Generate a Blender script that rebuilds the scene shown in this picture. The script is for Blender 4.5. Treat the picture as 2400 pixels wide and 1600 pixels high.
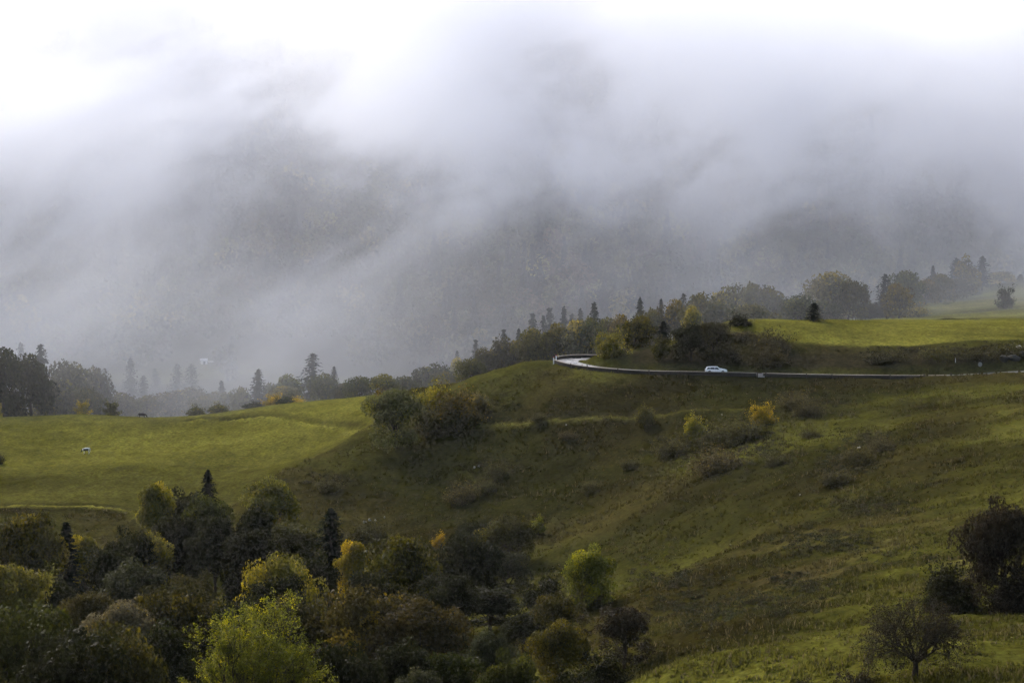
import bpy, math, random
import numpy as np

for o in list(bpy.data.objects):
    bpy.data.objects.remove(o)
S = bpy.context.scene
COL = S.collection
RNG = np.random.default_rng(11)
R = math.radians

# ------------------------------------------------------------------ camera, light, exposure
CAM_Z = 120.0
PITCH = math.atan(753.0 / 6667.0)
F = 6667.0                                   # focal length in pixels of the 2400 px wide photograph
cd = bpy.data.cameras.new('camera'); cam = bpy.data.objects.new('camera', cd); COL.objects.link(cam)
cd.sensor_width = 36.0; cd.lens = 100.0; cd.clip_start = 1.0; cd.clip_end = 9000.0
cam.location = (0, 0, CAM_Z); cam.rotation_euler = (math.pi / 2 - PITCH, 0, 0)
S.camera = cam

SUN_EL, SUN_AZ = 28.0, -28.0                 # azimuth from +Y (into the picture), negative = to the left
w = bpy.data.worlds.new('World'); S.world = w; w.use_nodes = True
nt = w.node_tree; nt.nodes.clear()
sky = nt.nodes.new('ShaderNodeTexSky'); sky.sky_type = 'NISHITA'; sky.sun_disc = False
sky.sun_elevation = R(SUN_EL); sky.sun_rotation = R(SUN_AZ)
sky.air_density = 1.0; sky.dust_density = 4.0; sky.ozone_density = 1.0
bg = nt.nodes.new('ShaderNodeBackground'); bg.inputs['Strength'].default_value = 0.075
wo = nt.nodes.new('ShaderNodeOutputWorld')
nt.links.new(sky.outputs[0], bg.inputs[0]); nt.links.new(bg.outputs[0], wo.inputs[0])

sd = bpy.data.lights.new('sun', 'SUN'); sun = bpy.data.objects.new('sun', sd); COL.objects.link(sun)
sd.energy = 1.5; sd.angle = R(14.0); sd.color = (1.0, 0.965, 0.91)
az, el = R(SUN_AZ), R(SUN_EL)
from mathutils import Vector, Matrix
sdir = Vector((math.sin(az) * math.cos(el), math.cos(az) * math.cos(el), math.sin(el)))
sun.rotation_euler = sdir.to_track_quat('Z', 'Y').to_euler()

S.view_settings.view_transform = 'Standard'; S.view_settings.look = 'None'
S.view_settings.exposure = 1.98; S.view_settings.gamma = 1.0; S.view_settings.use_curve_mapping = False
S.render.engine = 'CYCLES'
cy = S.cycles
cy.max_bounces = 6; cy.diffuse_bounces = 2; cy.glossy_bounces = 2; cy.transmission_bounces = 3
cy.transparent_max_bounces = 6; cy.volume_bounces = 4
cy.volume_step_rate = 0.5; cy.volume_max_steps = 256
cy.use_adaptive_sampling = True; cy.adaptive_threshold = 0.03
cy.use_denoising = True
cy.sample_clamp_indirect = 4.0

# ------------------------------------------------------------------ small maths
CP, SP = math.cos(PITCH), math.sin(PITCH)
def at(px, py, D):
    """the place in the valley that the photograph shows at pixel (px, py) if it lies D metres off"""
    r, u = (px - 1200.0) / F, -(py - 800.0) / F
    dy, dz = CP + SP * u, -SP + CP * u
    t = D / dy
    return (r * t, D, CAM_Z + dz * t)

def hash2(ix, iy, seed):
    n = (ix.astype(np.int64) * 374761393 + iy.astype(np.int64) * 668265263 + seed * 974711) & 0x7fffffff
    n = ((n ^ (n >> 13)) * 1274126177) & 0x7fffffff
    return ((n ^ (n >> 16)) & 0xffff) / 65535.0
def vnoise(x, y, seed=0):
    ix, iy = np.floor(x), np.floor(y); fx, fy = x - ix, y - iy
    fx = fx * fx * (3 - 2 * fx); fy = fy * fy * (3 - 2 * fy)
    a, b = hash2(ix, iy, seed), hash2(ix + 1, iy, seed)
    c, d = hash2(ix, iy + 1, seed), hash2(ix + 1, iy + 1, seed)
    return (a * (1 - fx) + b * fx) * (1 - fy) + (c * (1 - fx) + d * fx) * fy
def fbm(x, y, scale, octs=4, seed=0):
    s, a, t = 0.0, 1.0, 0.0
    for k in range(octs):
        s = s + a * vnoise(x / scale * 2 ** k + 17.3 * k, y / scale * 2 ** k - 9.1 * k, seed + k); t += a; a *= 0.5
    return s / t
def sstep(a, b, x):
    t = np.clip((x - a) / (b - a), 0, 1); return t * t * (3 - 2 * t)
def ray_z(py, D): return at(1200, py, D)[2]

# ------------------------------------------------------------------ the lie of the land
GP = [  # pixel x, pixel y, distance: ground one can see
    (2400,1600,225),(2400,1500,262),(2400,1400,300),(2400,1300,335),(2400,1200,375),(2400,1100,420),(2400,1000,480),(2400,930,540),
    (2000,1600,232),(2000,1500,275),(2000,1400,320),(2000,1300,365),(2000,1200,415),(2000,1100,470),(2000,1000,535),(2000,930,583),
    (1700,1600,245),(1700,1500,300),(1700,1400,355),(1700,1300,412),(1700,1200,465),(1700,1100,515),(1700,1000,558),(1700,920,592),
    (1500,1600,255),(1500,1500,320),(1400,1400,430),(1400,1300,490),(1400,1200,525),(1400,1100,552),(1400,1000,574),(1400,930,590),
    (1550,1300,455),(1550,1200,498),(1550,1100,535),(1550,1000,567),(1550,930,590),
    (1250,1300,505),(1250,1200,535),(1250,1100,560),(1250,1000,580),(1250,900,602),
    (1100,1200,545),(1100,1100,570),(1100,1000,590),(1100,902,612),(1200,858,620),(1270,844,626),
    (950,1200,553),(950,1100,577),(950,1020,592),(960,955,610),(800,1150,568),(800,1047,592),(700,1091,586),(650,1113,582),(870,1000,600),
    (830,1010,632),(700,1080,617),(860,938,668),(650,950,682),(400,974,690),(200,972,690),(0,977,690),(-150,980,690),
    (0,1100,620),(300,1100,615),(0,1190,570),(300,1190,570),(-200,1190,570),(500,1120,603),(0,1040,650),(400,1040,650),(-200,1040,650),
    (650,1020,642),(760,990,652),(260,1250,548),(150,1300,528),(560,1170,578),
    (1700,830,622),(1700,790,636),(1700,757,652),(1850,750,660),(2100,754,664),(2400,755,667),(2550,757,667),
    (2000,850,614),(2000,812,628),(2200,790,636),(2400,830,617),(2400,795,632),(1850,800,630),(1500,845,616),(1550,815,626),
    (2040,748,750),(2150,735,770),(2300,700,830),(2400,672,868),(2220,704,835),(2550,650,880),
]
HP = [  # x, y, height: ground that trees, crests or the frame hide
    (0,0,114),(-70,0,110),(70,0,116),(0,-80,118),(0,60,103),(-60,60,98),(60,60,105),(0,110,88),(-50,110,82),(60,110,91),(0,160,73),(-50,160,68),(60,160,80),
    (0,200,61),(-50,200,58),(-100,160,66),(120,160,84),(-45,250,50),(0,250,52),(-80,250,50),(-45,300,44),(0,300,45),(-90,300,44),
    (-60,350,37),(0,350,38),(-110,350,37),(-60,400,30),(-5,400,32),(-120,400,30),(-60,450,24),(-10,450,26),(-120,450,25),
    (-60,500,21.5),(-15,500,23),(-110,500,22),(-160,500,24),(-160,570,22),(-160,650,23),(20,430,32),
    (-170,300,46),(-170,400,30),(170,300,64),(170,400,60),(170,500,55),(170,600,48),(200,660,50),(250,760,46),
    (-120,720,18),(-70,720,19),(-30,720,22),(-120,760,12),(-60,760,12),(-10,700,30),(-120,850,2),(-50,850,2),(0,660,37),(20,645,42.2),(30,652,43),(0,740,22),(10,800,13),
    (30,665,41),(35,720,33),(50,760,30),(60,800,27),(100,700,46),(70,690,46),(140,700,47),(100,840,36),(60,860,18),(110,900,28),(150,930,32),(200,900,40),
    (0,870,3),(0,950,-6),(60,950,2),(-120,950,-6),(-200,950,-6),(-250,800,4),(-250,690,18),(120,1000,8),(220,1000,20),(300,900,44),(-60,1000,-9),
    (0,1050,-10),(-120,1050,-10),(-260,1050,-8),(130,1060,-4),(260,1080,2),(-300,500,30),(-300,300,50),(300,400,68),(300,600,56),(-300,100,80),(300,150,95),
]
pts = np.array([at(*p) for p in GP] + HP, dtype=float)
CX, CYc, CZ = pts[:, 0], pts[:, 1], pts[:, 2]
SC = 100.0
def tps_k(r2):
    return np.where(r2 > 1e-12, 0.5 * r2 * np.log(r2 + 1e-12), 0.0)
_n = len(pts)
_r2 = ((CX[:, None] - CX[None]) / SC) ** 2 + ((CYc[:, None] - CYc[None]) / SC) ** 2
_A = np.zeros((_n + 3, _n + 3)); _A[:_n, :_n] = tps_k(_r2) + np.eye(_n) * 4e-4
_A[:_n, _n] = 1; _A[:_n, _n + 1] = CX / SC; _A[:_n, _n + 2] = CYc / SC; _A[_n:, :_n] = _A[:_n, _n:].T
_W = np.linalg.solve(_A, np.concatenate([CZ, [0, 0, 0]]))
def tps(x, y):
    out = np.empty_like(x)
    for s in range(0, len(x), 20000):
        xs, ys = x[s:s + 20000], y[s:s + 20000]
        r2 = ((xs[:, None] - CX[None]) / SC) ** 2 + ((ys[:, None] - CYc[None]) / SC) ** 2
        out[s:s + 20000] = tps_k(r2) @ _W[:_n] + _W[_n] + _W[_n + 1] * xs / SC + _W[_n + 2] * ys / SC
    return out

# the road: its valley-side edge as (x, distance, height)
def zpy(px, py, D): return at(px, py, D)[2]
EDGE = [(150,597.5,zpy(2860,868,597.5)),(125,599,zpy(2590,871,599)),(108,600.5,zpy(2400,876,600.5)),(93,602,zpy(2230,885,602)),(76,603,zpy(2040,885,603)),(60,603.7,zpy(1862,882,603.7)),
        (41.4,604.3,zpy(1657,877,604.3)),(32,605,zpy(1552,875.5,605)),(25.5,606.3,zpy(1480,873,606.3)),(18.3,609,zpy(1400,867,609)),(13.9,612.5,zpy(1351,861,612.5)),
        (11.3,616.5,zpy(1322,855,616.5)),(9.9,621,zpy(1306,850,621)),(9.6,624.5,zpy(1302,847,624.5)),(10.5,629,zpy(1311,842,629)),
        (12.3,632,zpy(1329,839.5,632)),(15,633.8,zpy(1358,838,633.8)),(20,634.6,zpy(1410,838,634.6)),(28,636,44.8),(36,643,44.9),(42,660,45.0),(52,688,44.4),(66,713,42.8),(85,736,41.3),(104,749,40.9),(135,758,41.5)]
def catmull(P, n):
    P = np.array(P, float); out = []
    for i in range(len(P) - 1):
        p0, p1, p2, p3 = P[max(i - 1, 0)], P[i], P[i + 1], P[min(i + 2, len(P) - 1)]
        for t in np.linspace(0, 1, n, endpoint=False):
            out.append(0.5 * ((2 * p1) + (-p0 + p2) * t + (2 * p0 - 5 * p1 + 4 * p2 - p3) * t * t + (-p0 + 3 * p1 - 3 * p2 + p3) * t ** 3))
    out.append(P[-1]); return np.array(out)
edge = catmull(EDGE, 24)
_s = np.concatenate([[0], np.cumsum(np.linalg.norm(np.diff(edge[:, :2], axis=0), axis=1))])
_u = np.arange(0, _s[-1], 0.5)
edge = np.stack([np.interp(_u, _s, edge[:, k]) for k in range(3)], 1)
def normals2(P):
    t = np.gradient(P[:, :2], axis=0); t /= np.linalg.norm(t, axis=1)[:, None] + 1e-9
    return np.stack([t[:, 1], -t[:, 0]], 1)          # to the right of the way one walks = into the hill
en = normals2(edge)
ROADW = 4.8
centre = edge.copy(); centre[:, :2] += en * ROADW / 2
centre[:, 2] = edge[:, 2]

def near_road(x, y):
    d = np.full(len(x), 99.0); z = np.zeros(len(x)); side = np.zeros(len(x))
    m = np.where((y > 585) & (y < 780) & (x > -10) & (x < 170))[0]
    for s in range(0, len(m), 8000):
        k = m[s:s + 8000]
        q = (x[k, None] - centre[None, :, 0]) ** 2 + (y[k, None] - centre[None, :, 1]) ** 2
        j = q.argmin(1); d[k] = np.sqrt(q[np.arange(len(k)), j]); z[k] = centre[j, 2]
        side[k] = (x[k] - centre[j, 0]) * en[j, 0] + (y[k] - centre[j, 1]) * en[j, 1]
    return d, z, side

# grassy tracks that cut across the slopes: (pixel x, pixel y, distance)
TRACKS = [[(850,1004,604),(960,1004,600),(1070,1000,594),(1180,994,586),(1250,988,582),(1400,976,578),(1500,968,575),(1600,966,573),(1720,962,574),(1850,957,576),(2000,955,570),(2150,953,562),(2300,951,545)],
          [(470,999,674),(540,1000,670),(640,1001,664),(730,1002,650),(800,1003,638),(850,1004,616)],
          [(-120,1194,568),(0,1190,569),(100,1187,570),(200,1189,570),(280,1200,566),(340,1222,558)]]
tracks = []
for T in TRACKS:
    P = catmull([at(*q) for q in T], 20); tracks.append(P)
def near_track(x, y):
    d = np.full(len(x), 99.0); side = np.zeros(len(x))
    for P in tracks:
        nn = normals2(P)
        m = np.where((y > P[:, 1].min() - 10) & (y < P[:, 1].max() + 10) & (x > P[:, 0].min() - 5) & (x < P[:, 0].max() + 5))[0]
        for s in range(0, len(m), 8000):
            k = m[s:s + 8000]
            q = (x[k, None] - P[None, :, 0]) ** 2 + (y[k, None] - P[None, :, 1]) ** 2
            j = q.argmin(1); dd = np.sqrt(q[np.arange(len(k)), j]); b = dd < d[k]
            d[k[b]] = dd[b]; side[k[b]] = (y[k] - P[j, 1])[b]
    return d, side

def hill(x, y):
    return -12 + 0.46 * (y - 1085) + 16 * (fbm(x, y, 170, 3, 5) - 0.5) + 0.03 * x
def H(x, y, micro=True):
    x = np.atleast_1d(np.asarray(x, float)); y = np.atleast_1d(np.asarray(y, float))
    z = tps(x, y)
    yy = sstep(1010, 1100, y); zf = np.clip(z, -14, 60)
    z = np.where(y > 1010, zf * (1 - yy) + (-10) * yy, z)
    h = hill(x, y); k = 12.0
    e = np.clip(0.5 + 0.5 * (h - z) / k, 0, 1)
    z = np.where(y > 1000, z * (1 - e) + h * e + k * e * (1 - e), z)
    past = pasture_mask(x, y)
    if micro:
        rough = (1 - 0.8 * past)
        z = z + (fbm(x, y, 9, 3, 1) - 0.5) * 1.1 * rough + (fbm(x, y, 2.6, 3, 2) - 0.5) * 0.75 * rough + (fbm(x, y, 28, 2, 3) - 0.5) * 1.6 + (fbm(x * .45 + y * .1, y, 2.4, 3, 6) - .5) * 0.6 * rough * sstep(520, 380, y)
        # the hollow in the pasture
    hx, hy, hz = HOLLOW
    z = z - 1.0 * np.exp(-(((x - hx) / 5.5) ** 2 + ((y - hy) / 4.0) ** 2))
    d, side = near_track(x, y)
    z = z + np.where(d < 6, 0.55 * np.exp(-((d + 0.0) / 1.6) ** 2) * (side < 0) - 0.35 * np.exp(-((d - 1.2) / 1.2) ** 2) * (side > 0), 0)
    d, zr, side = near_road(x, y)
    half = ROADW / 2
    outer = side < 0
    blend_o = sstep(half + 0.7, half + 3.5, d); blend_i = sstep(half + 0.4, half + 4.5, d)
    b = np.where(outer, blend_o, blend_i)
    zr2 = zr - 0.06 - np.where(outer, 0.25 * sstep(half + 0.25, half + 0.7, d), 0.0)
    z = np.where(d < 12, zr2 * (1 - b) + z * b, z)
    return z
def in_poly(x, y, poly):
    c = np.zeros(len(x), bool); n = len(poly)
    for i in range(n):
        x0, y0 = poly[i]; x1, y1 = poly[(i + 1) % n]
        hit = ((y0 > y) != (y1 > y)) & (x < (x1 - x0) * (y - y0) / (y1 - y0 + 1e-9) + x0)
        c ^= hit
    return c
def poly_dist(x, y, poly):
    d = np.full(len(x), 1e9); n = len(poly)
    for i in range(n):
        a = np.array(poly[i]); b = np.array(poly[(i + 1) % n]); ab = b - a
        t = np.clip(((x - a[0]) * ab[0] + (y - a[1]) * ab[1]) / (ab @ ab), 0, 1)
        d = np.minimum(d, np.hypot(x - a[0] - t * ab[0], y - a[1] - t * ab[1]))
    return np.where(in_poly(x, y, poly), d, -d)
def xy(px, py, D): return at(px, py, D)[:2]
PASTURE = [(-260, 700), (-60, 712), xy(640,940,712), xy(880,930,700), xy(895,960,650), xy(876,990,618), xy(800,1047,597), xy(700,1091,590), xy(648,1114,586), xy(560,1160,578), xy(420,1190,568), xy(330,1212,562), xy(200,1190,569), xy(0,1191,568), (-260, 566)]
KNOB = [xy(1700,778,640), xy(1760,800,633), xy(1860,806,630), xy(2000,812,630), xy(2150,812,630), xy(2250,805,632), (150, 628), (170, 690), (40, 700), xy(1695,756,655)]
BACK = [(84, 742), (106, 704), (180, 694), (285, 740), (260, 905), (135, 862), (108, 800)]
HOLLOW = at(540, 992, 672)
LOWER = [xy(2420,1330,330), xy(2100,1350,345), xy(1960,1400,318), xy(1850,1450,295), xy(1700,1530,275), xy(1580,1600,250), (60, 190), (140, 190), (150, 330)]
BAND = [xy(2420,905,575), xy(2050,930,585), xy(2000,950,572), xy(2200,945,566), xy(2420,1000,490), xy(2420,1150,405), xy(2250,1140,425), xy(2330,1010,500)]
def pasture_mask(x, y):
    m = np.zeros(len(x))
    for poly in (PASTURE, KNOB, BACK):
        m = np.maximum(m, sstep(-1.2, 1.2, poly_dist(x, y, poly)))
    return m

# ------------------------------------------------------------------ materials
def new_mat(name):
    m = bpy.data.materials.new(name); m.use_nodes = True
    n = m.node_tree; n.nodes.clear()
    out = n.nodes.new('ShaderNodeOutputMaterial')
    return m, n, out
def N(n, t, **kw):
    d = n.nodes.new(t)
    for k, v in kw.items():
        if k in d.inputs.keys(): d.inputs[k].default_value = v
        else: setattr(d, k, v)
    return d
def flat_mat(name, col, rough=0.7, metal=0.0, spec=0.3, noise=0.25, nscale=3.0):
    m, n, out = new_mat(name)
    p = N(n, 'ShaderNodeBsdfPrincipled'); p.inputs['Roughness'].default_value = rough; p.inputs['Metallic'].default_value = metal
    p.inputs['Specular IOR Level'].default_value = spec
    tc = N(n, 'ShaderNodeTexCoord'); nz = N(n, 'ShaderNodeTexNoise'); nz.inputs['Scale'].default_value = nscale; nz.inputs['Detail'].default_value = 4
    n.links.new(tc.outputs['Object'], nz.inputs['Vector'])
    mr = N(n, 'ShaderNodeMapRange'); mr.inputs['To Min'].default_value = 1 - noise; mr.inputs['To Max'].default_value = 1 + noise
    n.links.new(nz.outputs[0], mr.inputs[0])
    mx = N(n, 'ShaderNodeMix', data_type='RGBA', blend_type='MULTIPLY'); mx.inputs[0].default_value = 1
    mx.inputs[6].default_value = (*col, 1); n.links.new(mr.outputs[0], mx.inputs[7])
    n.links.new(mx.outputs[2], p.inputs['Base Color']); n.links.new(p.outputs[0], out.inputs[0])
    return m

def ground_material():
    m, n, out = new_mat('rough_grassland')
    p = N(n, 'ShaderNodeBsdfPrincipled'); p.inputs['Roughness'].default_value = 1.0; p.inputs['Specular IOR Level'].default_value = 0.0
    at_ = N(n, 'ShaderNodeAttribute', attribute_name='cover')
    geo = N(n, 'ShaderNodeNewGeometry')
    def nz(scale, detail, st=(1, 1, 1)):
        mp = N(n, 'ShaderNodeMapping'); mp.inputs['Scale'].default_value = st
        t = N(n, 'ShaderNodeTexNoise'); t.inputs['Scale'].default_value = scale; t.inputs['Detail'].default_value = detail; t.inputs['Roughness'].default_value = 0.62
        n.links.new(geo.outputs['Position'], mp.inputs[0]); n.links.new(mp.outputs[0], t.inputs['Vector']); return t
    a, b, c = nz(0.06, 5), nz(0.4, 6, (1, 0.6, 1)), nz(1.5, 6)
    def rng(t, lo, hi, f0=0.3, f1=0.7):
        r = N(n, 'ShaderNodeMapRange'); r.inputs['From Min'].default_value = f0; r.inputs['From Max'].default_value = f1
        r.inputs['To Min'].default_value = lo; r.inputs['To Max'].default_value = hi; n.links.new(t.outputs[0], r.inputs[0]); return r
    def mul(x, y):
        q = N(n, 'ShaderNodeMath', operation='MULTIPLY'); n.links.new(x.outputs[0], q.inputs[0]); n.links.new(y.outputs[0], q.inputs[1]); return q
    f = mul(mul(rng(a, 0.78, 1.22), rng(b, 0.72, 1.28)), rng(c, 0.5, 1.5))
    mx = N(n, 'ShaderNodeMix', data_type='RGBA', blend_type='MULTIPLY'); mx.inputs[0].default_value = 1
    n.links.new(at_.outputs['Color'], mx.inputs[6]); n.links.new(f.outputs[0], mx.inputs[7])
    # brown dead stems scattered through the green
    d = nz(0.9, 6, (1, 0.7, 1)); dr = rng(d, 0.0, 0.55, 0.50, 0.72)
    m2 = N(n, 'ShaderNodeMix', data_type='RGBA'); n.links.new(dr.outputs[0], m2.inputs[0]); n.links.new(mx.outputs[2], m2.inputs[6])
    br = N(n, 'ShaderNodeMix', data_type='RGBA', blend_type='MULTIPLY'); br.inputs[0].default_value = 1; br.inputs[6].default_value = (1.0, 0.78, 0.85, 1); n.links.new(mx.outputs[2], br.inputs[7])
    n.links.new(br.outputs[2], m2.inputs[7])
    n.links.new(m2.outputs[2], p.inputs['Base Color'])
    bp = N(n, 'ShaderNodeBump'); bp.inputs['Strength'].default_value = 0.8; bp.inputs['Distance'].default_value = 0.5
    n.links.new(b.outputs[0], bp.inputs['Height'])
    bp2 = N(n, 'ShaderNodeBump'); bp2.inputs['Strength'].default_value = 0.7; bp2.inputs['Distance'].default_value = 0.12
    n.links.new(c.outputs[0], bp2.inputs['Height']); n.links.new(bp.outputs[0], bp2.inputs['Normal'])
    n.links.new(bp2.outputs[0], p.inputs['Normal'])
    n.links.new(p.outputs[0], out.inputs[0])
    return m
M_GROUND = ground_material()

def leaf_material(name='leaves', trans=0.48, gloss=0.06):
    m, n, out = new_mat(name)
    oi = N(n, 'ShaderNodeObjectInfo'); ti = N(n, 'ShaderNodeAttribute', attribute_name='tint'); ac = N(n, 'ShaderNodeAttribute', attribute_name='clump')
    r = N(n, 'ShaderNodeMapRange'); r.inputs['To Min'].default_value = 0.35; r.inputs['To Max'].default_value = 1.75; n.links.new(ti.outputs['Fac'], r.inputs[0])
    mx = N(n, 'ShaderNodeMix', data_type='RGBA', blend_type='MULTIPLY'); mx.inputs[0].default_value = 1
    n.links.new(oi.outputs['Color'], mx.inputs[6]); n.links.new(r.outputs[0], mx.inputs[7])
    # some boughs have turned: amount in the object colour's alpha
    gt = N(n, 'ShaderNodeMath', operation='LESS_THAN'); n.links.new(ac.outputs['Fac'], gt.inputs[0]); n.links.new(oi.outputs['Alpha'], gt.inputs[1])
    tu = N(n, 'ShaderNodeMix', data_type='RGBA', blend_type='MULTIPLY'); tu.inputs[0].default_value = 1; tu.inputs[7].default_value = (2.0, 1.75, 0.7, 1); n.links.new(mx.outputs[2], tu.inputs[6])
    m2 = N(n, 'ShaderNodeMix', data_type='RGBA'); n.links.new(gt.outputs[0], m2.inputs[0]); n.links.new(mx.outputs[2], m2.inputs[6]); n.links.new(tu.outputs[2], m2.inputs[7])
    p = N(n, 'ShaderNodeBsdfPrincipled'); p.inputs['Roughness'].default_value = 0.65; p.inputs['Specular IOR Level'].default_value = gloss
    t = N(n, 'ShaderNodeBsdfTranslucent'); s = N(n, 'ShaderNodeMixShader'); s.inputs[0].default_value = trans
    n.links.new(m2.outputs[2], p.inputs['Base Color']); n.links.new(m2.outputs[2], t.inputs[0])
    n.links.new(p.outputs[0], s.inputs[1]); n.links.new(t.outputs[0], s.inputs[2]); n.links.new(s.outputs[0], out.inputs[0])
    return m
M_LEAF = leaf_material()
M_NEEDLE = leaf_material('needles', 0.15, 0.0)
M_BARK = flat_mat('bark', (0.030, 0.024, 0.018), 0.95, spec=0.03, noise=0.4, nscale=4)

# ------------------------------------------------------------------ building helpers
def tag(o, label=None, cat=None, group=None, kind=None):
    if label: o['label'] = label
    if cat: o['category'] = cat
    if group: o['group'] = group
    if kind: o['kind'] = kind
    return o
def empty(name, loc, rz=0.0):
    o = bpy.data.objects.new(name, None); o.location = loc; o.rotation_euler = (0, 0, rz); o.empty_display_size = 0.3; COL.objects.link(o); return o
def np_mesh(name, V, Fc, mats=(), attrs=None, smooth=False):
    """V (n,3), Fc (m,k) one polygon size"""
    me = bpy.data.meshes.new(name); V = np.asarray(V, np.float32); Fc = np.asarray(Fc, np.int32)
    me.vertices.add(len(V)); me.vertices.foreach_set('co', V.ravel())
    k = Fc.shape[1]; me.loops.add(Fc.size); me.loops.foreach_set('vertex_index', Fc.ravel())
    me.polygons.add(len(Fc)); me.polygons.foreach_set('loop_start', np.arange(0, Fc.size, k, dtype=np.int32))
    for a, (dom, typ, arr) in (attrs or {}).items():
        A = me.attributes.new(a, typ, dom)
        A.data.foreach_set('color' if typ == 'FLOAT_COLOR' else 'value', np.asarray(arr, np.float32).ravel())
    if smooth: me.polygons.foreach_set('use_smooth', np.ones(len(Fc), bool))
    for m in mats: me.materials.append(m)
    me.update(calc_edges=True); me.validate()
    return me
def obj(name, me, parent=None, loc=(0, 0, 0)):
    o = bpy.data.objects.new(name, me); COL.objects.link(o); o.location = loc
    if parent is not None: o.parent = parent
    return o
class MB:
    """collects simple solids into one mesh"""
    def __init__(s): s.v = []; s.f = []
    def add(s, vs, fs):
        b = len(s.v); s.v += [tuple(v) for v in vs]; s.f += [tuple(i + b for i in f) for f in fs]
    def box(s, c, size, rz=0.0, taper=1.0):
        hx, hy, hz = [q / 2 for q in size]; ca, sa = math.cos(rz), math.sin(rz); vs = []
        for zz, k in ((-hz, 1.0), (hz, taper)):
            for xx, yy in ((-hx, -hy), (hx, -hy), (hx, hy), (-hx, hy)):
                xx *= k; yy *= k
                vs.append((c[0] + xx * ca - yy * sa, c[1] + xx * sa + yy * ca, c[2] + zz))
        s.add(vs, [(0, 3, 2, 1), (4, 5, 6, 7), (0, 1, 5, 4), (1, 2, 6, 5), (2, 3, 7, 6), (3, 0, 4, 7)])
    def tube(s, P, rad, n=6, cap=True):
        P = [Vector(p) for p in P]; rings = []
        for i, p in enumerate(P):
            d = (P[min(i + 1, len(P) - 1)] - P[max(i - 1, 0)]).normalized()
            a = d.orthogonal().normalized(); b = d.cross(a)
            r = rad[i] if hasattr(rad, '__len__') else rad
            rings.append([p + (a * math.cos(2 * math.pi * j / n) + b * math.sin(2 * math.pi * j / n)) * r for j in range(n)])
        vs = [q for r_ in rings for q in r_]; fs = []
        for i in range(len(P) - 1):
            for j in range(n):
                fs.append((i * n + j, i * n + (j + 1) % n, (i + 1) * n + (j + 1) % n, (i + 1) * n + j))
        if cap: fs += [tuple(range(n))[::-1], tuple((len(P) - 1) * n + j for j in range(n))]
        s.add(vs, fs)
    def build(s, name, mat, parent=None, loc=(0, 0, 0), smooth=False):
        me = s.mesh(name, mat, smooth); return obj(name, me, parent, loc)
    def mesh(s, name, mat, smooth=False):
        me = bpy.data.meshes.new(name); me.from_pydata(s.v, [], s.f)
        for m in (mat if isinstance(mat, (list, tuple)) else [mat]): me.materials.append(m)
        if smooth: me.polygons.foreach_set('use_smooth', np.ones(len(me.polygons), bool))
        me.update(); return me

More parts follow.
